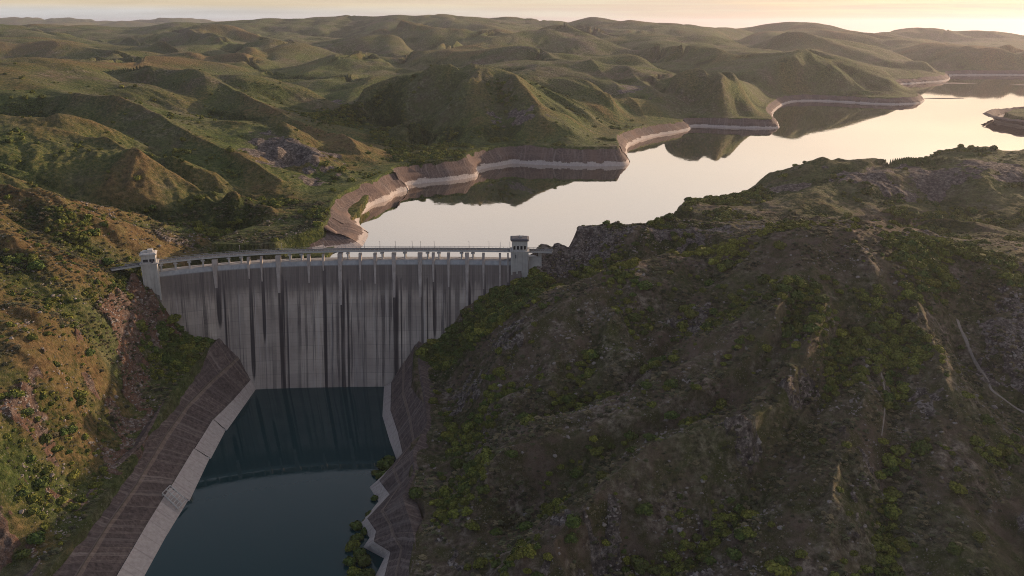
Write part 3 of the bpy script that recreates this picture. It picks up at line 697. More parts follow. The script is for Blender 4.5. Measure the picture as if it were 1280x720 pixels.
# ------------------------------------------------------------------ rim walls round the lake
def ribbon(name,pts,label,cat,group=None,zb=None,mat=None,closed=False,flip=False):
    """pts: shoreline (x,y); wall rises outward (to the left of travel unless flip)"""
    P=[pts[0]]
    for a,b in zip(pts[:-1],pts[1:]):
        L=math.hypot(b[0]-a[0],b[1]-a[1]); n=max(1,int(L/5))
        for k in range(1,n+1): P.append((a[0]+(b[0]-a[0])*k/n,a[1]+(b[1]-a[1])*k/n))
    P=np.array(P); T=np.gradient(P,axis=0); T/=np.linalg.norm(T,axis=1)[:,None]+1e-9
    Nn=np.stack([-T[:,1],T[:,0]],1)
    if flip: Nn=-Nn
    for _ in range(6): 
        Nn[1:-1]=(Nn[:-2]+Nn[1:-1]*2+Nn[2:])/4; Nn/=np.linalg.norm(Nn,axis=1)[:,None]+1e-9
    S=np.r_[0,np.cumsum(np.linalg.norm(np.diff(P,axis=0),axis=1))]
    H=bank_h(P[:,0],P[:,1])*(.76+.22*fbm(S/60,S*0+3.3,3,12))
    rows=[(-.8,-3,-.05),(0,0,0),(.10,.16,.16),(.30,.36,.36),(.34,.42,.42),(.58,.62,.62),(.70,.64,.64),(.97,1.0,1.0),(1.12,1.03,1.0),(1.5,.80,1.0)]
    V=[];UV=[]
    jag=(fbm(S/17,S*0+.3,4,5)-.5)*2.2
    for k,(o,h,v) in enumerate(rows):
        off=o*bwf(P[:,0],P[:,1])+ (jag*1.6 if 0<k<7 else 0)+ (fbm(S/6.1,S*0+k*.7,3,9)-.5)*3.0*(1 if k else 0)
        zz=W+ (h if h<0 else h*H) + ((fbm(S/14,S*0+.5,4,77)-.5)*4.5 if k>=7 else (fbm(S/9,S*0+k,3,78)-.5)*1.6 if k>1 else 0)
        c=P+Nn*off[:,None]; V.append(np.stack([c[:,0],c[:,1],zz+0*S],1)); UV.append(np.stack([S,np.full(len(S),v)],1))
    V=np.array(V); UV=np.array(UV); nr,nc=V.shape[:2]; ii=np.arange(nr*nc).reshape(nr,nc)
    qd=np.stack([ii[:-1,:-1].ravel(),ii[:-1,1:].ravel(),ii[1:,1:].ravel(),ii[1:,:-1].ravel()],1)
    if not flip: qd=qd[:,::-1]
    o=mesh_np(name,V.reshape(-1,3),qd,mat or M_rim,smooth=False)
    uvl=o.data.uv_layers.new(name='UVMap'); uvl.data.foreach_set('uv',UV.reshape(-1,2)[qd.ravel()].astype(np.float32).ravel())
    tag(o,label,cat,group); return o
def cut(p0,p1):  # part of the smoothed far shore between two photo points
    A=np.array(FSs); i=int(np.argmin(np.hypot(*(A-np.array(lake(*p0))).T))); j=int(np.argmin(np.hypot(*(A-np.array(lake(*p1))).T)))
    return [tuple(p) for p in A[i:j+1]]
G_='stone rim walls round the reservoir'
ribbon('revetment_wall',[(-160,482),(-130,492)]+cut((452,308),(463,292)),'steep stone revetment rising from behind the dam crest, nearest the dam on its left','stone revetment',G_)
ribbon('revetment_wall',cut((463,292),(514,238)),'curved stone revetment round the small cove just beyond the left end of the dam','stone revetment',G_)
ribbon('revetment_wall',cut((514,238),(600,219)),'dark stone revetment along the green shore left of the middle of the lake','stone revetment',G_)
ribbon('revetment_wall',cut((600,219),(788,202)),'long straight dark stone revetment with a pale foot under the rocky hill','stone revetment',G_)
ribbon('revetment_wall',cut((788,202),(864,160)),'sunlit revetment curving away round the point below the rocky hill','stone revetment',G_)
ribbon('revetment_wall',cut((864,160),(976,161)),'grey revetment under the smooth green hill in the middle distance','stone revetment',G_)
ribbon('revetment_wall',cut((976,161),(1157,129)),'pale revetment round the far bay below the long dark headland','stone revetment',G_)
ribbon('revetment_wall',cut((1157,129),(1420,95)),'thin pale rim at the farthest end of the lake','stone revetment',G_)
ribbon('revetment_wall',ISLE+[ISLE[0]],'pale rim round the small green island at the right edge of the lake','stone revetment',G_,flip=True)

# mud bars on the lake
def bar(px0,px1,py,w,label):
    a=lake(px0,py); b=lake(px1,py); n=24; V=[];Fq=[]
    for i in range(n+1):
        t=i/n; x=a[0]+(b[0]-a[0])*t; y=a[1]+(b[1]-a[1])*t; k=max(.03,math.sin(math.pi*t)**.6)*w*(.7+.6*random.random())
        for s,h in ((-1,-.3),(-.5,.7),(0,1.1),(.5,.7),(1,-.3)): V.append((x,y+s*k,W+h*(.3+.7*math.sin(math.pi*t))))
    for i in range(n):
        for j in range(4): q0=i*5+j; Fq.append((q0,q0+5,q0+6,q0+1))
    o=mesh_np('mud_bank',V,Fq,M_mud); tag(o,label,kind='structure')
M_mud=simple('mud',(.11,.085,.07),.9)
bar(1155,1205,123,10,'low mud bar off the dark headland'); bar(1150,1222,104,26,'long mud bar at the far end of the lake'); bar(1262,1330,106,18,'mud bar at the right edge of the lake')

# ------------------------------------------------------------------ dam
cr=np.array([sight(190,328,z=75)[:2],sight(230,323,z=75)[:2],sight(270,319.4,z=75)[:2],sight(348,314.5,z=75)[:2],sight(430,312,z=75)[:2],sight(500,311.5,z=75)[:2],sight(560,311.5,z=75)[:2],sight(648,312.5,z=75)[:2]])
PC=np.polyfit(cr[:,0],cr[:,1],4)
def yc(x): return np.polyval(PC,x)
def dirx(x): 
    s=(yc(x+1)-yc(x-1))/2; L=math.hypot(1,s); return (1/L,s/L)
XL,XR=-211.0,6.0
def xpx(px):     # crest station seen at a photo column
    x=-100.0
    for _ in range(30):
        y=float(yc(x)); yi=0; t=y/CP
        # solve for t with z=75: b = (75-HC)/t
        t=y*CP-(75-HC)*SP; x=(px-640)/1000*t
    return x
def yb(x): return 434+.45*(float(yc(x))-470)
def face(x,z):   # point on the downstream face; x = crest station
    f=z/75.0; top=float(yc(x))-2.5; y=yb(x)+(top-yb(x))*f**1.0; return (x*(.972+.028*f),y,z)
TOPZ=69.5
dam=empty('dam',(-100,434,0)); tag(dam,'tall curved grey concrete dam with dark vertical stains and an open crest gallery','dam')
nu,nv=300,40
xs=np.linspace(XL,XR,nu); zs=np.r_[np.linspace(-6,66.5,nv-1),TOPZ]
V=[];UV=[];S=0; px_=None; run=[]; RS=[random.choice((.35,.5,.8,1,1)) for _ in range(40)]; RD=[random.uniform(-20,45) for _ in range(40)]
PIL=[(270,24,5.0),(349,34,5.4),(387,24,3.6),(405,10,2.2),(426,50,5.2),(451,22,3.2),(469.5,26,3.4),(493,42,4.8),(525.5,42,5.2),(542,24,3.2),(561,30,3.2),(584,56,4.4),(604.5,32,3),(625,40,2.6),(635,24,1.8),(312,16,2.6),(328,20,2.2)]
pil_x=[(xpx(a),b,w) for a,b,w in PIL]
for i,x in enumerate(xs):
    if i: S+=math.hypot(x-xs[i-1],float(yc(x)-yc(xs[i-1])))
    for z in zs:
        p=face(x,z); V.append(p); UV.append((S,z))
        rr=0
        for k,(xp,ln,w) in enumerate(pil_x):
            off=w*.20; wid=(.55+w*.20)
            if z<75-ln*.25: rr=max(rr,math.exp(-((x-xp-off)/(wid*(1+.12*math.sin(z*.07+xp))))**2)*RS[k]*min(1,(75-ln*.25-z)/8)*(1 if z>RD[k] else max(0,1-(RD[k]-z)/14)))
            if w>4.4 and z<60: rr=max(rr,.7*math.exp(-((x-xp-off-3.2)/.6)**2))
        run.append(rr)
m_=len(zs); ii=np.arange(nu*m_).reshape(nu,m_)
qd=np.stack([ii[:-1,:-1].ravel(),ii[1:,:-1].ravel(),ii[1:,1:].ravel(),ii[:-1,1:].ravel()],1)
fo=mesh_np('wall_face',V,qd,M_dam,parent=dam); keep(fo)
u=fo.data.uv_layers.new(name='UVMap'); u.data.foreach_set('uv',np.array(UV,np.float32)[qd.ravel()].ravel())
a=fo.data.attributes.new('run','FLOAT','POINT'); a.data.foreach_set('value',np.array(run,np.float32))
# wall body top and upstream side
b=MB()
for i in range(60):
    x0=XL+(XR-XL)*i/60; x1=XL+(XR-XL)*(i+1)/60; P=[]
    for z in (40,TOPZ-.02):
        for x,o in ((x0,-1.9),(x1,-1.9),(x1,2.8),(x0,2.8)):
            dx,dy=dirx(x); P.append((x-dy*o,float(yc(x))+dx*o-(0 if z>60 else -3),z))
    b.hexa(P)
keep(b.build('wall_core',M_conc,dam))
def sweep(mb,o0,o1,z0,z1,x0=XL,x1=XR,n=80):
    for i in range(n):
        xa=x0+(x1-x0)*i/n; xb=x0+(x1-x0)*(i+1)/n; P=[]
        for z in (z0,z1):
            for x,o in ((xa,o0),(xb,o0),(xb,o1),(xa,o1)):
                dx,dy=dirx(x); P.append((x-dy*o,float(yc(x))+dx*o,z))
        mb.hexa(P)
XE=sight(690,311,z=75)[0]
b=MB(); sweep(b,-3.0,3.0,74.2,74.9,XL-14,XE,90); keep(b.build('crest_deck',M_conc,dam))
b=MB(); sweep(b,-2.4,2.4,74.9,74.95,XL-14,XE,90); keep(b.build('roadway',M_asph,dam))
for o in (-2.95,2.65):
    b=MB(); sweep(b,o,o+.3,74.9,75.25,XL-14,XE,90); sweep(b,o+.08,o+.22,75.9,76.05,XL-14,XE,90)
    for i in range(110):
        x=XL-14+(XE-XL+14)*i/109; dx,dy=dirx(x); b.box((x-dy*(o+.15),float(yc(x))+dx*(o+.15),75.7),(.22,.22,.45))
    keep(b.build('railing',M_metal,dam))
b=MB(); sweep(b,-3.1,-2.0,TOPZ-.7,TOPZ-.25); keep(b.build('string_course',M_conc,dam))
# gallery posts and pilasters
xs_=[]; x=XL+8
while x<XR-6: xs_.append(x); x+=6.9
for x in xs_:
    if min(abs(x-p[0]) for p in pil_x)<3: continue
    dx,dy=dirx(x); b=MB(); rz=math.atan2(dy,dx)
    b.box((x-dy*-1.9,float(yc(x))+dx*-1.9,(TOPZ+74.2)/2),(.9,1.0,74.2-TOPZ+.02),rz); b.box((x-dy*-1.9,float(yc(x))+dx*-1.9,73.2),(2.2,1.5,.7),rz)
    keep(b.build('gallery_post',M_conc,dam)); b=MB(); b.box((x-dy*1.9,float(yc(x))+dx*1.9,(TOPZ+74.2)/2),(1.0,1.0,74.2-TOPZ+.02),rz)
    keep(b.build('gallery_post',M_conc2,dam))
for xp,ln,w in pil_x:
    zl=69-ln*.48; b=MB(); hw=w*.27
    t0=face(xp-hw,73.5); t1=face(xp+hw,73.5); m0=face(xp-hw*.9,TOPZ-1); m1=face(xp+hw*.9,TOPZ-1); l0=face(xp-hw*.5,zl); l1=face(xp+hw*.5,zl)
    D=.9
    b.hexa([(m0[0],m0[1]-D*.9,m0[2]),(m1[0],m1[1]-D*.9,m1[2]),(m1[0],m1[1]+1,m1[2]),(m0[0],m0[1]+1,m0[2]),(t0[0],t0[1]-D,t0[2]),(t1[0],t1[1]-D,t1[2]),(t1[0],t1[1]+1.5,t1[2]),(t0[0],t0[1]+1.5,t0[2])])
    b.hexa([(l0[0],l0[1]-.15,l0[2]),(l1[0],l1[1]-.15,l1[2]),(l1[0],l1[1]+1,l1[2]),(l0[0],l0[1]+1,l0[2]),(m0[0],m0[1]-D*.9,m0[2]-.01),(m1[0],m1[1]-D*.9,m1[2]-.01),(m1[0],m1[1]+1,m1[2]-.01),(m0[0],m0[1]+1,m0[2]-.01)])
    keep(b.build('pilaster',M_pil,dam))
# right wing wall beyond the tower
xw0,xw1=sight(661,312,z=75)[0],sight(677,312,z=75)[0]
b=MB(); 
for i in range(4):
    xa=xw0+(xw1-xw0)*i/4; xb=xw0+(xw1-xw0)*(i+1)/4
    b.hexa([(xa,461,50),(xb,461,50),(xb,473,50),(xa,473,50),(xa,467,70.6),(xb,467,70.6),(xb,473,70.6),(xa,473,70.6)])
b.hexa([(xw1-2,466.8,70.6),(xw1,466.8,70.6),(xw1,472,70.6),(xw1-2,472,70.6),(xw1-2,466.8,73.6),(xw1,466.8,73.6),(xw1,472,73.6),(xw1-2,472,73.6)])
keep(b.build('wing_wall',M_conc2,dam))

# towers
def tower(name,x,w,dp,zbase,ztop,cab,label,rz,left=False):
    y=float(yc(x)); t=empty(name,(x,y-2.5,zbase),rz); tag(t,label,'gate tower')
    def L(z): return z-zbase
    b=MB(); b.box((0,0,L((zbase+75.6)/2)),(w,dp,75.6-zbase)); 
    for k in range(4 if not left else 2):
        xx=-w/2+.6+(w-1.2)*k/(3 if not left else 1); b.box((xx,-dp/2-.25,L((zbase+75.2)/2)),(.9,.7,75.2-zbase))
    b.box((0,0,L(75.9)),(w+1.0,dp+1.0,.6)); b.build('shaft',M_conc2,t)
    b=MB(); hc=cab-76.2; 
    b.box((0,.2,L(76.2+hc*.05)),(w*.86,dp*.84,hc*.10)); b.box((0,.2,L(76.2+hc*.75)),(w*.88,dp*.86,hc*.50))
    nc=5 if not left else 3
    for k in range(nc):
        xx=-w*.40+w*.8*k/(nc-1)
        for yy in (-dp*.38,dp*.40): b.box((xx,yy+.2*0,L(76.2+hc*.30)),(w*.075,w*.075,hc*.42))
    for k in range(1,3):
        for s in (-1,1): b.box((s*w*.40,-dp*.38+dp*.26*k,L(76.2+hc*.30)),(w*.075,w*.075,hc*.42))
    b.build('cabin',M_conc2,t)
    b=MB(); b.box((0,.2,L(76.2+hc*.30)),(w*.70,dp*.66,hc*.42)); b.build('window',M_glass,t)
    b=MB(); b.box((0,.2,L(cab+.35)),(w*1.0,dp*.98,.7)); b.box((0,.2,L(cab+1.0)),(w*1.06,dp*1.04,.6),taper=.8); b.build('roof',M_dark if not left else M_conc2,t)
    b=MB()
    if not left:
        b.bar((0,0,L(cab+1.2)),(0,0,L(cab+2.8)),.18); b.bar((-2,0,L(cab+2.4)),(2.4,0,L(cab+2.4)),.12); b.box((.6,0,L(cab+1.7)),(1.6,1.4,.8))
        b.build('antenna',M_metal,t)
    else:
        b.box((1.2,.3,L(cab+2.0)),(w*.34,dp*.4,1.6)); b.box((-1.6,.3,L(cab+1.7)),(w*.3,dp*.3,.9)); b.build('roof_hatch',M_conc2,t)
    # deck-level details
    b=MB(); b.box((w*.22,-dp/2-.12,L(77.4)) if left else (-w*.2,-dp/2-.12,L(73.0)),(1.0,.3,2.2)); b.build('door',M_dark,t)
    return t
xt=xpx(649.5); tower('gate_tower',xt,10.6,9.5,48,83.0,82.2,'pale square gate tower with dark flat roof at the right end of the dam',0)
xl=xpx(189.5); sl=dirx(xl); tower('gate_tower',xl,8.6,8.0,52,83.0,80.6,'small pale tower with flared cap at the left end of the dam',math.atan2(sl[1],sl[0])*.6,left=True)

# crest lamps
def lamp(x,side,h=4.6):
    dx,dy=dirx(x); o=2.35*side; t=empty('street_lamp',(x-dy*o,float(yc(x))+dx*o,74.95),math.atan2(dy,dx))
    b=MB(); b.bar((0,0,0),(0,0,h),.13,.09); b.box((0,0,.25),(.4,.4,.5)); b.build('pole',M_metal,t)
    b=MB(); b.bar((0,0,h-.05),(0,-side*1.3,h+.15),.07); b.box((0,-side*1.4,h+.15),(.3,.7,.16)); b.build('lamp_head',M_metal,t); return t
order=['nearest the left tower','second from the left tower','third from the left tower','fourth from the left tower','fifth from the left tower','sixth from the left tower','seventh from the left tower','eighth from the left tower','ninth from the left tower','fourth from the right tower','third from the right tower','second from the right tower','nearest the right tower']
for k,px in enumerate((300,352,404,455,474.5,494,515,525.5,542.5,586,611,625,637)):
    t=lamp(xpx(px),1); tag(t,'thin grey lamp post on the dam crest, '+order[k],'lamp post','lamp posts along the dam crest')

# ------------------------------------------------------------------ revetments of the tail water
def strips(bands,stations,parent,seg=5):
    """stations: list of rows (list of 3d points from water to top)"""
    return
def resample(rows,step=3.0):
    rows=np.array(rows,float); out=[rows[0]]
    for a,b in zip(rows[:-1],rows[1:]):
        n=max(1,int(np.linalg.norm(b[0]-a[0])/step))
        for k in range(1,n+1): out.append(a+(b-a)*k/n)
    return np.array(out)
def skin(name,A,i0,i1,uv0,uv1,S,mat,parent,sub=6,lift=0,jit=.25,flip=False,seed=0):
    """surface between row line i0 and i1 of stations A"""
    V=[];U=[]
    for j in range(sub+1):
        t=j/sub; c=A[:,i0]*(1-t)+A[:,i1]*t; c=c.copy()
        c[:,2]+=lift+(vnoise(S/2.3,S*0+j*1.7+seed,seed+3)-.5)*jit*(1 if 0<j<sub else .3)
        V.append(c); U.append(np.stack([S,np.full(len(S),uv0+(uv1-uv0)*t)],1))
    V=np.array(V);U=np.array(U); n,m=V.shape[:2]; ii=np.arange(n*m).reshape(n,m)
    qd=np.stack([ii[:-1,:-1].ravel(),ii[:-1,1:].ravel(),ii[1:,1:].ravel(),ii[1:,:-1].ravel()],1)
    if flip: qd=qd[:,::-1]
    o=mesh_np(name,V.reshape(-1,3),qd,mat,smooth=False,parent=parent); keep(o)
    l=o.data.uv_layers.new(name='UVMap'); l.data.foreach_set('uv',U.reshape(-1,2)[qd.ravel()].astype(np.float32).ravel()); return o
# left side, four stretches stepped towards the water
def s3(px,py,z): return sight(px,py,z=z)
Lst=[ # water, light top, ledge, top
 (s3(322,483.5,0),s3(320,462,7),s3(304,440,19),s3(285,411,31)),
 (s3(304,508,0),s3(288,497,7),s3(262,478,17),s3(243,455,26)),
 (s3(282,538,0),s3(262,520,7),s3(233,508,16),s3(207,497,24)),
 (s3(262,573,0),s3(237,557,7),s3(205,548,15.5),s3(172,556,22.5)),
 (s3(235,626,0),s3(206,604,7),s3(170,607,15),s3(130,590,22)),
 (s3(206,672,0),s3(176,652,7),s3(136,655,14.5),s3(92,640,21)),
 (s3(178,722,0),s3(146,702,7),s3(104,706,14),s3(40,712,20)),
 (s3(130,805,0),s3(96,785,7),s3(52,792,13.5),s3(-30,790,19)),
]
lw=empty('retaining_wall',(-152,350,0)); tag(lw,'sloping dark stone retaining wall with pale foot along the left side of the gorge water','retaining wall')
A=resample(Lst); A[:,1]=A[:,1]*.78+A[:,0]*.22; S=np.r_[0,np.cumsum(np.linalg.norm(np.diff(A[:,0],axis=0),axis=1))]
M_apron=mat_rim('apron_concrete',split=2.0); M_stone=mat_rim('dark_stonework',split=-.5,slabs=.52)
# skirt above and below
top=A[:,3].copy(); top[:,0]-=5; top[:,2]-=2.5; bot=A[:,0].copy(); bot[:,0]+=1; bot[:,2]-=4
A=np.concatenate([A,top[:,None],bot[:,None]],1)
skin('stone_face',A,1,2,.45,.62,S,M_stone,lw,8,jit=.7,seed=1)
led=A.copy(); led[:,2,0]-=.7
skin('ledge',np.stack([A[:,2],led[:,2]],1),0,1,.6,.635,S,M_ledge,lw,1,lift=.25)
B_=np.stack([led[:,2],A[:,3],A[:,4]],1); skin('upper_stone_face',B_,0,1,.66,1.0,S,M_stone,lw,10,jit=1.0,seed=2); skin('coping',B_,1,2,1.0,1.0,S,M_stone,lw,2,jit=.8,seed=4)
# apron stretches stand proud of each other
b_edges=[0,float(S[np.argmin(abs(A[:,0,1]-Lst[2][0][1]))]),float(S[np.argmin(abs(A[:,0,1]-Lst[3][0][1]))]),float(S[np.argmin(abs(A[:,0,1]-Lst[4][0][1]))]),float(S[-1])]
for k in range(4):
    sel=(S>=b_edges[k]-.01)&(S<=b_edges[k+1]+.01); q_=A[sel].copy(); off=np.linspace(0,.7,len(q_))
    n=len(q_); sl=np.linspace(0,1,n)[:,None]
    for c in (0,5): q_[:,c,0]+=off*(1)
    q_[:,1,0]+=off*.5; q_[:,0,2]+=.0
    o=skin('apron_slab',np.stack([q_[:,5],q_[:,0],q_[:,1]],1),1,2,.12,.40,S[sel],M_apron,lw,4,jit=.15,seed=8+k)
    bmv=[]
    # end cheek of each slab
    c0=q_[0]; 
    b=MB()
    for e in (0,-1):
        c0=q_[e]; b.hexa([tuple(c0[5]+np.array([-3,-.2,0])),tuple(c0[5]+np.array([0,-.2,0])),tuple(c0[5]+np.array([0,.2,0])),tuple(c0[5]+np.array([-3,.2,0])),tuple(c0[1]+np.array([-3,-.2,-.1])),tuple(c0[0]+np.array([0,-.2,-.1])),tuple(c0[0]+np.array([0,.2,-.1])),tuple(c0[1]+np.array([-3,.2,-.1]))])
    keep(b.build('slab_edge',M_conc,lw))
    o2=skin('slab_foot',np.stack([q_[:,5],q_[:,0]],1),0,1,.0,.1,S[sel],M_apron,lw,1,jit=0)
    if k in (1,3):   # low mesh kerb along the outer edge
        pass
# right side, zigzag
Rst=[((480,483),(489,478),(505,452),(523,424),24.9),((478,520),(488,513),(504,490),(525,458),24.5),((487,551),(497,540),(512,520),(531,493),24),((497,578),(503,566),(517,550),(534,529),23.3),
 ((462,609),(474,601),(492,585),(516,564),22.6),((473,627),(487,618),(500,606),(518,587),22.2),((449,656),(459,648),(478,638),(503,622),21.5),((462,672),(470,664),(488,655),(512,650),21),((454,684),(467,677),(492,668),(517,668),20.8),((480,698),(488,690),(502,686),(520,689),20.4),((467,724),(480,722),(495,718),(511,724),20),((455,800),(468,790),(488,785),(510,790),19)]
Rr=[(s3(*a,0),s3(*b,6),s3(*c,z*.6),s3(*d,z)) for a,b,c,d,z in Rst]
rw=empty('retaining_wall',(-60,350,0)); tag(rw,'zigzag dark stone retaining wall with pale foot along the right side of the gorge water','retaining wall')
A=resample(Rr,2.0); S=np.r_[0,np.cumsum(np.linalg.norm(np.diff(A[:,0],axis=0),axis=1))]
top=A[:,3].copy(); top[:,0]+=6; top[:,2]-=3.0; bot=A[:,0].copy(); bot[:,2]-=4; bot[:,0]-=.4
A=np.concatenate([A,top[:,None],bot[:,None]],1)
skin('apron_slab',A,0,1,.12,.38,S,M_apron,rw,3,jit=.15,flip=True,seed=20)
skin('slab_foot',A,5,0,0,.1,S,M_apron,rw,1,jit=0,flip=True)
skin('stone_face',A,1,2,.45,.62,S,M_stone,rw,6,jit=.6,flip=True,seed=21)
led=A.copy(); led[:,2,0]+=.5
skin('ledge',np.stack([A[:,2],led[:,2]],1),0,1,.6,.635,S,M_ledge,rw,1,lift=.2,flip=True)
B_=np.stack([led[:,2],A[:,3],A[:,4]],1); skin('upper_stone_face',B_,0,1,.66,1.0,S,M_stone,rw,8,jit=.8,flip=True,seed=22); skin('coping',B_,1,2,1,1,S,M_stone,rw,2,jit=.7,flip=True,seed=24)

# access stair frame on the left apron
p0=Vector(s3(206,604,7.6)); p1=Vector(s3(226,632,2.2)); p2=Vector(s3(218,610,7.2)); 
st=empty('access_ladder',tuple(p1)); tag(st,'pale metal ladder frame lying on the left apron above the water','ladder')
a0=Vector(s3(203,618,7.4)); a1=Vector(s3(223,637,1.6)); b0=Vector(s3(213,608,8.0)); b1=Vector(s3(233,626,1.6))
for lo,hi in ((a0,a1),(b0,b1),((a0+b0)/2,(a1+b1)/2)):
    b=MB(); b.bar(lo+Vector((0,0,.5)),hi+Vector((0,0,.5)),.28); keep(b.build('stringer',M_conc2,st))
for k in range(7):
    t=k/6; b=MB(); b.bar(a0.lerp(a1,t)+Vector((0,0,.6)),b0.lerp(b1,t)+Vector((0,0,.6)),.22); b.bar(a0.lerp(a1,t)+Vector((0,0,-.8)),a0.lerp(a1,t)+Vector((0,0,.7)),.18); keep(b.build('rung',M_conc2,st))

# ------------------------------------------------------------------ paths draped on the ground
PATHS=[]
def path(pxs,w,name,label,rmin=150):
    P=[]
    for p in pxs:
        c=cast(*p,rmin=rmin)
        if c: P.append(c[:2])
    PATHS.append(P); P=chaikin(P,2); Q=[P[0]]
    for a,b in zip(P[:-1],P[1:]):
        n=max(1,int(math.dist(a,b)/1.0))
        for k in range(1,n+1): Q.append((a[0]+(b[0]-a[0])*k/n,a[1]+(b[1]-a[1])*k/n))
    Q=np.array(Q); T=np.gradient(Q,axis=0); T/=np.linalg.norm(T,axis=1)[:,None]+1e-9; Nn=np.stack([-T[:,1],T[:,0]],1)
    S=np.arange(len(Q))*1.0; ww=w*(.6+.9*vnoise(S/6,S*0,88)); V=[]
    for o in (-.5,-.17,.17,.5):
        c=Q+Nn*(ww*o)[:,None]; V.append(np.stack([c[:,0],c[:,1],ground(c[:,0],c[:,1])+(.14 if abs(o)<.3 else .03)],1))
    V=np.array(V); n,m=V.shape[:2]; ii=np.arange(n*m).reshape(n,m)
    qd=np.stack([ii[:-1,:-1].ravel(),ii[:-1,1:].ravel(),ii[1:,1:].ravel(),ii[1:,:-1].ravel()],1)[:,::-1]
    o=mesh_np(name,V.reshape(-1,3),qd,M_path); tag(o,label,kind='structure'); return o
path([(1197,400),(1205,420),(1212,440),(1225,462),(1238,488),(1256,500),(1280,516)],1.2,'path','pale winding path down the gully at the right edge')
path([(1101,466),(1107,490),(1106,515),(1102,545)],.55,'trail','short pale trail on the dark hillside')

# ------------------------------------------------------------------ shrubs
def shrub_mesh(name,seed,mat,n=620,tall=.8,leaf=.13):
    rg=np.random.default_rng(seed); V=[];Fc=[]
    lobes=[(0,0,.35,.62)]+[(math.cos(a)*rg.uniform(.3,.55),math.sin(a)*rg.uniform(.3,.55),rg.uniform(.2,.5),rg.uniform(.3,.48)) for a in rg.uniform(0,6.28,6)]
    for k in range(n):
        lx,ly,lz,lr=lobes[int(rg.integers(len(lobes)))]
        d=rg.normal(size=3); d/=np.linalg.norm(d); 
        if d[2]<-.35: d[2]*=-1
        c=np.array([lx,ly,lz*tall])+d*lr*rg.uniform(.82,1.05)*np.array([1,1,tall*1.05])
        if c[2]<-.12: c[2]=-.12+rg.uniform(0,.1)
        nn=d+rg.normal(size=3)*.45; nn/=np.linalg.norm(nn); u=np.cross(nn,[0,0,1.]); u/=np.linalg.norm(u)+1e-6; w=np.cross(nn,u); s=leaf*rg.uniform(.6,1.4)
        b=len(V); V+= [c+u*s,c+w*s*.9,c-u*s,c-w*s*.9]; Fc.append((b,b+1,b+2,b+3))
    # dense inner mass
    for lx,ly,lz,lr in lobes:
        b=len(V); nu_,nv_=8,5
        for j in range(nv_+1):
            ph=math.pi*j/nv_
            for i in range(nu_):
                t=2*math.pi*i/nu_; rr=lr*.84*(1+rg.uniform(-.12,.12)); V.append(np.array([lx+rr*math.sin(ph)*math.cos(t),ly+rr*math.sin(ph)*math.sin(t),lz*tall+rr*math.cos(ph)*tall]))
        for j in range(nv_):
            for i in range(nu_): Fc.append((b+j*nu_+i,b+(j+1)*nu_+i,b+(j+1)*nu_+(i+1)%nu_,b+j*nu_+(i+1)%nu_))
    me=bpy.data.meshes.new(name); me.from_pydata([tuple(v) for v in V],[],Fc); me.materials.append(mat); me.update(); return me
CREST=[sight(a,b,Y=c)[:2] for a,b,c in [(640,394,400),(695,360,404),(762,333,406),(839,320,406),(900,308,406),(1000,284,410),(1050,274,412)]]
SH=[shrub_mesh('shrub_foliage',s,M_leaf[k],620,tl) for s,k,tl in ((1,0,.75),(2,1,.85),(3,0,.95),(4,2,.7),(5,1,.8),(6,0,.85))]
# candidate places
Ncand=420000
rr=np.sqrt(RNG.uniform(195**2,1150**2,Ncand)); tt=RNG.uniform(-.62,.62,Ncand)
sx,sy=rr*np.sin(tt),rr*np.cos(tt)
dn=gfield(lush,sx,sy); rk=gfield(rock,sx,sy); dd=gfield(F['d'],sx,sy); ddp=gfield(F['dp'],sx,sy); er=gfield(ero,sx,sy); lb=gfield(lush_b,sx,sy)
cl=fbm(sx/19,sy/19,3,90); cl2=fbm(sx/45,sy/45,2,95)
crd=pdist(sx,sy,CREST)
def YF(x,z):
    b0=434+.45*(yc(x)-470); return b0+(yc(x)-2.5-b0)*z/75
rh_s=((sx>-50)&(np.hypot(sx,sy)<470))*1.0
hedge=((sx>-72)&(sx<14)&(sy>392)&(sy<478)&(sy>392-(sx+20)*.9))|((sx<-168)&(sx>-218)&(sy>385)&(sy<456))
prob=rh_s*1.0*(np.clip(-er-.12,0,1)*.9*sstep(.42,.55,cl)+.8*np.clip(lb-.2,0,1)*sstep(.45,.55,cl))+.09*((sx<-150)&(sy<520)&(sx>-420))*sstep(.46,.6,cl)+.75*hedge+.5*np.exp(-(crd/9)**2)*sstep(.42,.55,cl)+np.clip((lb-.30)*1.2,0,1)*sstep(.44,.56,cl)*.95+np.clip(-er*.35+(cl2-.55)*1.6,0,.35)*sstep(.5,.64,cl)*.6+.004
wbank=np.where(sx<-100,23,18.5)
ok=(rk<.5)&(dd>bwf(sx,sy)+2)&((ddp>wbank+2)|(sy>458))&(RNG.uniform(size=Ncand)<prob)&~((sx>-216)&(sx<7)&(sy>YF(sx,ground(sx,sy))-1.5)&(sy<486))&~((np.hypot(sx-xt,sy-yc(xt)+2.5)<8.5)|(np.hypot(sx-xl,sy-yc(xl)+2.5)<7.5))
okr=RNG.uniform(size=Ncand)<np.clip(1.15-.55*np.hypot(sx,sy)/1000,0,1)
ok&=okr; zg=ground(sx,sy)
PXv=640+1000*sx/(sy*CP-(zg-HC)*SP); ok&=(PXv>-60)&(PXv<1340)
sx,sy,zg,lbs=sx[ok],sy[ok],zg[ok],lb[ok]
sz=RNG.uniform(.75,1.0,len(sx))**1*np.exp(RNG.normal(-.05,.45,len(sx)))*1.9*(1+.3*(np.hypot(sx,sy)>520)*lbs)
sz=np.clip(sz,.8,4.2)
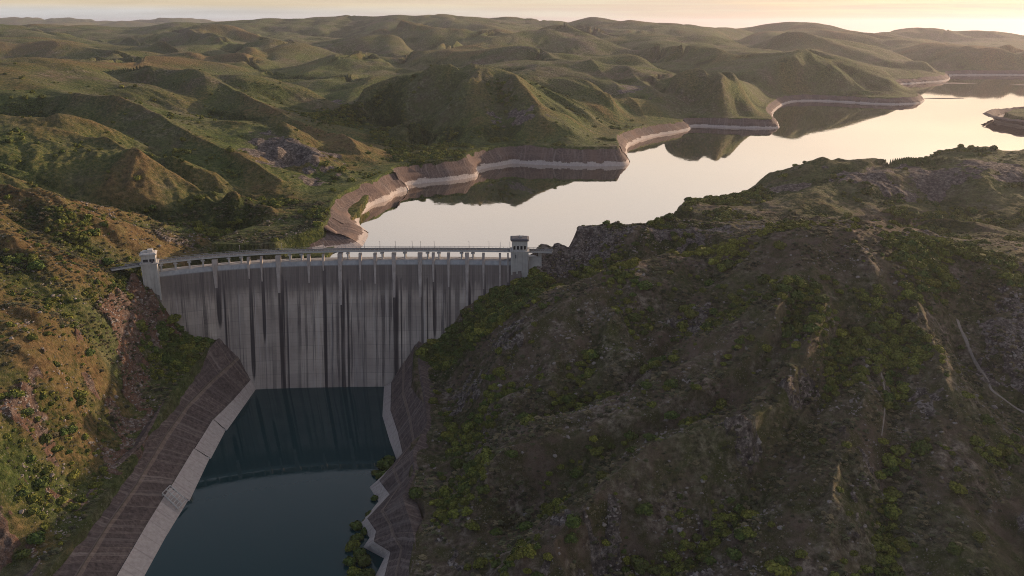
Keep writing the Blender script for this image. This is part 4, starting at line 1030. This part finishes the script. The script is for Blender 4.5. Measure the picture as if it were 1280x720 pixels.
# tall thick scrub beside the wall on both sides
hed_=((sx<-175)&(sx>-215)&(sy>400)&(sy<450))
hed=((sx>-72)&(sx<20)&(sy>395)&(sy<470))|((sx<-175)&(sx>-215)&(sy>400)&(sy<450)); sz=np.where((sx<-150)&(sy<520)&~hed_,sz*.72,sz)
sz=np.where(hed,sz*1.15,sz)
# the conspicuous single bushes, read from the photograph: (px,py,width px, kind)
SPOT=[(972,706,34,3),(928,664,28,1),(918,690,24,1),(804,632,28,1),(838,519,22,1),(742,546,16,3),(806,355,24,1),(1152,556,30,1),(1124,560,24,0),(1103,549,16,3),(1197,607,24,3),(1192,684,24,1),(1110,617,22,0),(1028,549,14,0),(808,480,18,1),(838,477,22,1),(870,482,16,0),(595,588,22,0),(572,577,24,1),(612,470,16,1),(590,578,18,1),(655,518,14,1),(520,612,24,1),(517,635,22,0),(640,566,20,1),(610,562,22,1),(590,655,22,0),(620,663,20,1),(658,655,24,1),(685,693,18,3),(650,690,20,3),(664,688,16,0),(600,700,22,0),(720,590,20,1),(716,650,26,1),(712,670,22,1),(1240,560,24,3),(1256,548,20,0),(1265,570,24,1),(1278,560,20,3),(1174,434,18,3),(1160,420,16,3),(1128,455,14,3),(1047,466,14,3),(1060,478,16,3),(1040,484,18,3),(1045,490,14,0),(1010,372,16,3),(1030,345,16,0),(1048,362,14,0),(985,375,12,3),(1000,382,12,3),(750,560,10,0),(1208,492,18,0),(1230,520,16,1),(1000,690,18,0),(1060,640,12,0),(888,698,18,1),(880,596,12,0),(92,592,20,3),(60,585,18,0),(57,545,22,1),(90,535,18,1),(112,440,18,1),(35,515,20,1),(20,490,22,0),(45,330,24,1),(12,322,20,1),(135,325,18,1),(150,330,14,0),(40,420,18,0),(50,600,26,1),(45,670,26,1),(30,690,22,1),(70,560,14,0),(96,490,24,0),(100,500,20,1),(232,440,20,0),(215,395,24,0),(205,412,22,1),(245,410,20,0),(262,405,18,1),(188,445,16,0),(620,398,22,1),(585,405,20,1),(560,420,20,1),(545,432,18,1),(645,383,20,1),(660,352,20,1),(640,372,22,1),(600,385,18,1),(483,580,26,1),(478,592,20,1),(446,655,20,1),(440,680,22,0),(455,700,24,1),(443,712,20,0),(463,640,14,1),(468,620,12,1),(486,572,20,1),(476,602,16,1),(470,588,14,0),(447,670,20,1),(450,690,22,1),(438,700,20,1),(460,716,24,1),(448,724,24,1),(436,722,18,0),(456,662,14,1),(458,650,14,1),(490,566,14,1)]
W_=[]
for px,py,wpx,kd in SPOT:
    if px<520 and py>570 and px>430:
        x,y,z=sight(px,py+4,z=.2)
    else:
        c=cast(px,py+wpx*.25); 
        if c is None: continue
        x,y,z=c
    t=y*CP-(z-HC)*SP; W_.append((x,y,z,wpx*t/1000/2*1.02,kd,px,py))
kx=np.array([w[0] for w in W_]); ky=np.array([w[1] for w in W_])
app=sz/np.hypot(sx,sy)
order_=np.argsort(-app); nind=300-len(W_)-2
ind=order_[:nind]; rest=order_[nind:]
def region(x,y,z):
    t=y*CP-(z-HC)*SP; px=640+1000*x/t; py=360-1000*((z-HC)*CP+y*SP)/t
    if px<330:
        if py<300: a="on the back slope, far left"
        elif py<370: a='on the left hill above the tower'
        elif px>185: a="between the left cliff and the dam"
        elif py<460: a="on orange grass beside the red cliff"
        elif py<560: a="above the bend of the left wall"
        else: a="low on the far left hillside"
    elif px<500: a="at the water under the zigzag wall" if py>560 else "behind the left half of the dam"
    elif px<700:
        if py<400: a='in the thicket below the right tower'
        elif py<480: a="on the slope right of the dam"
        elif py<580: a="above the upper zigzag wall"
        else: a="low down beside the zigzag wall"
    elif px<900:
        if py<340: a="along the bluff by the right tower"
        elif py<430: a="below the sunlit crest line"
        elif py<540: a="in the central gully"
        else: a='on the lower spur of the dark hill'
    elif px<1080:
        if py<320: a='on the brown top of the dark hill'
        elif py<430: a="high on the dark hill"
        elif py<560: a="halfway up the dark hill"
        else: a="at the dark hill's bottom edge"
    else:
        if py<310: a="in the valley behind the dark hill"
        elif py<400: a='on the right shoulder of the dark hill'
        elif py<500: a="near the short pale trail"
        elif py<600: a="below the winding path"
        else: a="in the bottom right corner"
    return a,px,py
KIND=['olive','dark green','olive','yellow green','dark green','olive']
seen={}
def put_shrub(x,y,z,s,k,used={}):
    o=bpy.data.objects.new('shrub',SH[k]); COL.objects.link(o)
    o.location=(x,y,z-.08*s); o.scale=(s,s,s*random.uniform(.85,1.1)); o.rotation_euler=(0,0,random.uniform(0,6.28))
    a,px,py=region(x,y,z); wpx=2000*s/(y*CP-(z-HC)*SP)
    size='large' if wpx>23 else 'medium' if wpx>15 else 'small'
    info.append((o,a,size,KIND[k],px,py)); return o
info=[]
for x,y,z,s,kd,px,py in W_: put_shrub(x,y,z,s,kd)
for i in ind: put_shrub(float(sx[i]),float(sy[i]),float(zg[i]),float(sz[i]),int(RNG.integers(6)))
# labels: within one place and look, tell by position; look-alikes that stay together share one
from collections import defaultdict
grp=defaultdict(list)
for t in info: grp[(t[1],t[2],t[3])].append(t)
for (a,size,kd),L in grp.items():
    L.sort(key=lambda t:t[4]); n=len(L)
    for i,t in enumerate(L):
        base='%s %s shrub %s'%(size,kd,a)
        if n==1: lab=base
        elif n==2: lab=base+(', the left one','',', the right one')[i*2]
        elif n==3: lab=base+(', leftmost',', middle one',', rightmost')[i]
        elif n<=6: lab=base+', %s from the left'%('first','second','third','fourth','fifth','sixth')[i]
        else:
            lab=base+', %s from the left'%(['first','second','third','fourth','fifth','sixth','seventh','eighth','ninth','tenth','eleventh','twelfth','thirteenth','fourteenth','fifteenth','sixteenth','seventeenth','eighteenth','nineteenth','twentieth'][i] if i<20 else 'one of the farthest')
        tag(t[0],lab,'shrub','shrubs scattered over the hillsides')
# all the others: one object of instances
pm=bpy.data.meshes.new('scrub'); nS=len(rest)
pm.vertices.add(nS); pm.vertices.foreach_set('co',np.stack([sx[rest],sy[rest],zg[rest]-.1*sz[rest]],1).astype(np.float32).ravel())
aS=pm.attributes.new('size','FLOAT','POINT'); aS.data.foreach_set('value',sz[rest].astype(np.float32))
aK=pm.attributes.new('pick','INT','POINT'); kk=RNG.integers(0,6,nS); kk[pdist(sx[rest],sy[rest],CREST)<13]=3; kk[hed[rest]]=RNG.choice([1,4,0,1],int(hed[rest].sum())); aK.data.foreach_set('value',kk.astype(np.int32))  # yellow kind along CREST: low sunlight on the ridge put into leaf colour
aR=pm.attributes.new('turn','FLOAT','POINT'); aR.data.foreach_set('value',RNG.uniform(0,6.28,nS).astype(np.float32))
scrub=bpy.data.objects.new('scrub',pm); COL.objects.link(scrub); tag(scrub,'low scrub and bushes covering the gullies and slopes of the hills',kind='stuff')
lib=bpy.data.collections.new('shrub_kinds')
SH2=[shrub_mesh('scrub_foliage',s+20,M_leaf[k],230,tl,.2) for s,k,tl in ((1,0,.75),(2,1,.85),(3,0,.95),(4,2,.7),(5,1,.8),(6,0,.85))]
for k,me in enumerate(SH2):
    o=bpy.data.objects.new('scrub_kind',me); lib.objects.link(o)
ng=bpy.data.node_groups.new('scatter','GeometryNodeTree')
ng.interface.new_socket('Geometry',in_out='INPUT',socket_type='NodeSocketGeometry'); ng.interface.new_socket('Geometry',in_out='OUTPUT',socket_type='NodeSocketGeometry')
gi=ng.nodes.new('NodeGroupInput'); go=ng.nodes.new('NodeGroupOutput'); m2p=ng.nodes.new('GeometryNodeMeshToPoints'); iop=ng.nodes.new('GeometryNodeInstanceOnPoints'); ci=ng.nodes.new('GeometryNodeCollectionInfo')
ci.inputs['Collection'].default_value=lib; ci.inputs['Separate Children'].default_value=True; ci.inputs['Reset Children'].default_value=True
def attr(nm,tp):
    n=ng.nodes.new('GeometryNodeInputNamedAttribute'); n.data_type=tp; n.inputs['Name'].default_value=nm; return n.outputs['Attribute']
cx_=ng.nodes.new('ShaderNodeCombineXYZ'); ng.links.new(attr('turn','FLOAT'),cx_.inputs[2])
e2r=ng.nodes.new('FunctionNodeEulerToRotation'); ng.links.new(cx_.outputs[0],e2r.inputs[0])
ng.links.new(gi.outputs[0],m2p.inputs[0]); ng.links.new(m2p.outputs[0],iop.inputs['Points']); ng.links.new(ci.outputs[0],iop.inputs['Instance'])
iop.inputs['Pick Instance'].default_value=True; ng.links.new(attr('pick','INT'),iop.inputs['Instance Index']); ng.links.new(e2r.outputs[0],iop.inputs['Rotation']); ng.links.new(attr('size','FLOAT'),iop.inputs['Scale']); ng.links.new(iop.outputs[0],go.inputs[0])
md=scrub.modifiers.new('scatter','NODES'); md.node_group=ng


# loose stones and tufts: uncountable ground cover, one object each
def stone_mesh(seed):
    rg=np.random.default_rng(seed); V=[];Fc=[]
    for k in range(3):
        c=np.array([rg.uniform(-.5,.5),rg.uniform(-.5,.5),0]) if k else np.zeros(3); sc=rg.uniform(.35,.6)*(1 if k else 1.5); b=len(V); nu_,nv_=6,4
        for j in range(nv_+1):
            ph=math.pi*j/nv_
            for i in range(nu_):
                t=2*math.pi*(i+.5*(j%2))/nu_; rr=sc*rg.uniform(.7,1.15); V.append(c+np.array([rr*math.sin(ph)*math.cos(t),rr*math.sin(ph)*math.sin(t)*.8,rr*math.cos(ph)*.75+sc*.2]))
        for j in range(nv_):
            for i in range(nu_): Fc.append((b+j*nu_+i,b+(j+1)*nu_+i,b+(j+1)*nu_+(i+1)%nu_,b+j*nu_+(i+1)%nu_))
    me=bpy.data.meshes.new('stone_shape'); me.from_pydata([tuple(v) for v in V],[],Fc); me.materials.append(M_boulder); me.update(); return me
def tuft_mesh(seed,mat):
    rg=np.random.default_rng(seed); V=[];Fc=[]
    for k in range(60):
        a=rg.uniform(0,6.28); r=rg.uniform(0,.75)**.8; h=rg.uniform(.25,.75)*(1.1-r*.7); c=np.array([math.cos(a)*r,math.sin(a)*r,0]); u=np.array([math.cos(a*3),math.sin(a*3),0])*.17; top=c*1.25+np.array([0,0,h])
        b=len(V); V+=[c-u,c+u,top+u*.7,top-u*.7]; Fc.append((b,b+1,b+2,b+3))
        b=len(V); w=np.array([-u[1],u[0],0]); V+=[top-u-w,top+u-w,top+u+w,top-u+w]; Fc.append((b,b+1,b+2,b+3))
    me=bpy.data.meshes.new('tuft_shape'); me.from_pydata([tuple(v) for v in V],[],Fc); me.materials.append(mat); me.update(); return me
M_boulder=simple('weathered_stone',(.25,.22,.20),.95); M_tuft=[simple('dry_tuft',(.19,.16,.09),.95),simple('grey_green_tuft',(.11,.115,.058),.95),simple('dark_tuft',(.055,.058,.032),.95)]
def scatter(name,label,shapes,xs_,ys_,szs):
    m=bpy.data.meshes.new(name); k=len(xs_); m.vertices.add(k); m.vertices.foreach_set('co',np.stack([xs_,ys_,ground(xs_,ys_)-.12*szs],1).astype(np.float32).ravel())
    a=m.attributes.new('size','FLOAT','POINT'); a.data.foreach_set('value',szs.astype(np.float32))
    a=m.attributes.new('pick','INT','POINT'); a.data.foreach_set('value',RNG.integers(0,len(shapes),k).astype(np.int32))
    a=m.attributes.new('turn','FLOAT','POINT'); a.data.foreach_set('value',RNG.uniform(0,6.28,k).astype(np.float32))
    o=bpy.data.objects.new(name,m); COL.objects.link(o); tag(o,label,kind='stuff')
    c=bpy.data.collections.new(name+'_shapes')
    for sh in shapes: q_=bpy.data.objects.new(name+'_shape',sh); c.objects.link(q_)
    g=ng.copy(); [nd for nd in g.nodes if nd.bl_idname=='GeometryNodeCollectionInfo'][0].inputs['Collection'].default_value=c
    md_=o.modifiers.new('scatter','NODES'); md_.node_group=g; return o
def spots(nn,rmax,fn):
    r_=np.sqrt(RNG.uniform(195**2,rmax**2,nn)); t_=RNG.uniform(-.62,.62,nn); x_=r_*np.sin(t_); y_=r_*np.cos(t_)
    p_=fn(x_,y_); okk=RNG.uniform(size=nn)<p_
    okk&=(gfield(F['d'],x_,y_)>bwf(x_,y_)+2)&((gfield(F['dp'],x_,y_)>np.where(x_<-100,24,19))|(y_>458))&~((x_>-216)&(x_<7)&(y_>YF(x_,ground(x_,y_))-1)&(y_<486))
    for P_ in PATHS: okk&=pdist(x_,y_,P_)>1.5
    z_=ground(x_,y_); pxx=640+1000*x_/(y_*CP-(z_-HC)*SP); okk&=(pxx>-40)&(pxx<1320)
    return x_[okk],y_[okk]
xx,yy=spots(150000,560,lambda x,y: .03+.55*gfield(rock,x,y)+.35*sstep(.52,.66,fbm(x/9,y/9,3,201))*sstep(.48,.6,fbm(x/50,y/50,2,203)))
scatter('loose_stones','pale loose stones and small boulders strewn over the near slopes',[stone_mesh(k) for k in range(5)],xx,yy,np.clip(np.exp(RNG.normal(-.75,.45,len(xx))),.2,1.6))
xx,yy=spots(150000,600,lambda x,y: .05+.42*sstep(.47,.63,fbm(x/12,y/12,3,211)))
scatter('grass_tufts','low dry tufts and heather on the near slopes',[tuft_mesh(40+k,M_tuft[k%3]) for k in range(6)],xx,yy,np.clip(np.exp(RNG.normal(-.25,.35,len(xx))),.35,1.7))

# ------------------------------------------------------------------ air
HZ=dict(d=4.0e-5)
b=MB(); zt=max(float(Z.max()),HC)+12; zbm=float(Z.min())-1.5; 
b.box((0,11000,(zt+zbm)/2),(36000,24000,zt-zbm))
mh,nt=new_mat('air'); n=N(nt); pv=n('ShaderNodeVolumePrincipled',ins={'Color':(.88,.86,1.0,1),'Density':HZ['d'],'Anisotropy':.5}); o_=n('ShaderNodeOutputMaterial'); nt.links.new(pv.outputs[0],o_.inputs['Volume'])
hz=b.build('haze',mh); tag(hz,'thin warm haze over the far hills',kind='stuff')

# ------------------------------------------------------------------ light
SUN_AZ=math.radians(53)     # to the right of the view direction
SUN_EL=math.radians(10.5)
w=bpy.data.worlds.new('World'); scene.world=w; w.use_nodes=True; nt=w.node_tree; nt.nodes.clear(); n=N(nt)
sky=n('ShaderNodeTexSky',sky_type='NISHITA',sun_disc=False,sun_elevation=SUN_EL,sun_rotation=SUN_AZ,altitude=300,air_density=1.0,dust_density=3.0,ozone_density=1.0)
tc=n('ShaderNodeTexCoord').outputs['Generated']
sepv=n('ShaderNodeSeparateXYZ',ins={0:tc})
el=sepv.outputs[2]
# thin layered cloud lit from low on the right
cp=n('ShaderNodeCombineXYZ',ins={0:n.math('DIVIDE',sepv.outputs[0],n.math('ADD',n.math('ABSOLUTE',el),.06)),1:n.math('DIVIDE',sepv.outputs[1],n.math('ADD',n.math('ABSOLUTE',el),.06)),2:0.0})
cn=n.noise(n.map(cp.outputs[0],(.35,.55,1)),1,5,.55)
az=n.math('ADD',n.math('MULTIPLY',sepv.outputs[0],math.sin(SUN_AZ)),n.math('MULTIPLY',sepv.outputs[1],math.cos(SUN_AZ)))
az2=n.math('MULTIPLY_ADD',az,.5,.5)
high=n.ramp(az2,[(.0,(.36,.38,.46)),(.38,(.50,.49,.52)),(.55,(.86,.755,.65)),(.75,(1.06,.915,.77)),(.9,(1.08,.92,.74)),(.97,(1.04,.88,.66)),(1.0,(1.3,1.05,.65))])
lowl=n.ramp(n.math('MULTIPLY',el,20),[(.0,(.70,.76,.77)),(.28,(.76,.76,.73)),(.42,(.86,.72,.50)),(1.0,(.80,.69,.55))])
st=n('ShaderNodeCombineXYZ',ins={0:n.math('MULTIPLY',sepv.outputs[0],3.2),1:n.math('MULTIPLY',sepv.outputs[1],3.2),2:n.math('MULTIPLY',el,150)})
stn=n.noise(st.outputs[0],1,4,.55)
lowr=n.mix(n.ramp(stn,[(.44,(0,0,0)),(.6,(1,1,1))]),(.88,.715,.555),(.93,.82,.61))
low=n.mix(n.ramp(az,[(.3,(0,0,0)),(.75,(1,1,1))]),lowl,lowr)
warm=n.mix(n.ramp(el,[(.035,(0,0,0)),(.09,(1,1,1))]),low,high)
wk=n('ShaderNodeVectorMath',operation='SCALE',ins={0:warm,'Scale':8.0}); warm=wk.outputs[0]
hi=n.ramp(el,[(.0,(1,1,1)),(.10,(.97,.97,.97)),(.30,(.62,.62,.62)),(.45,(.38,.38,.38)),(.7,(.34,.34,.34))])
cm=n.math('MULTIPLY',n.ramp(cn,[(.3,(.74,.74,.74)),(.62,(1,1,1))]),hi)
blue=n.mix(1.0,sky.outputs[0],(1.6,1.6,1.75),'MULTIPLY')
col=n.mix(cm,blue,warm)
bg=n('ShaderNodeBackground',ins={'Color':col,'Strength':.10}); ow=n('ShaderNodeOutputWorld'); nt.links.new(bg.outputs[0],ow.inputs[0])
sd=bpy.data.lights.new('sun','SUN'); sd.energy=5.0; sd.angle=math.radians(.6); sd.color=(1.0,.70,.46); so=bpy.data.objects.new('sun',sd); COL.objects.link(so)
sv=Vector((math.sin(SUN_AZ)*math.cos(SUN_EL),math.cos(SUN_AZ)*math.cos(SUN_EL),math.sin(SUN_EL)))
so.rotation_euler=sv.to_track_quat('Z','Y').to_euler()
# ------------------------------------------------------------------ camera
cd=bpy.data.cameras.new('camera'); cam=bpy.data.objects.new('camera',cd); COL.objects.link(cam); scene.camera=cam
cam.location=(0,0,HC); cam.rotation_euler=(math.pi/2-PITCH,0,0); cd.sensor_width=36; cd.lens=36*1000/1280; cd.clip_start=1; cd.clip_end=60000
scene.view_settings.view_transform='Standard'; scene.view_settings.look='None'; scene.view_settings.exposure=0.2; scene.view_settings.gamma=1
scene.render.filter_size=1.5; scene.cycles.filter_width=1.0; scene.cycles.denoising_prefilter='NONE'; scene.cycles.volume_bounces=0; scene.cycles.max_bounces=5; scene.cycles.diffuse_bounces=2; scene.cycles.glossy_bounces=3
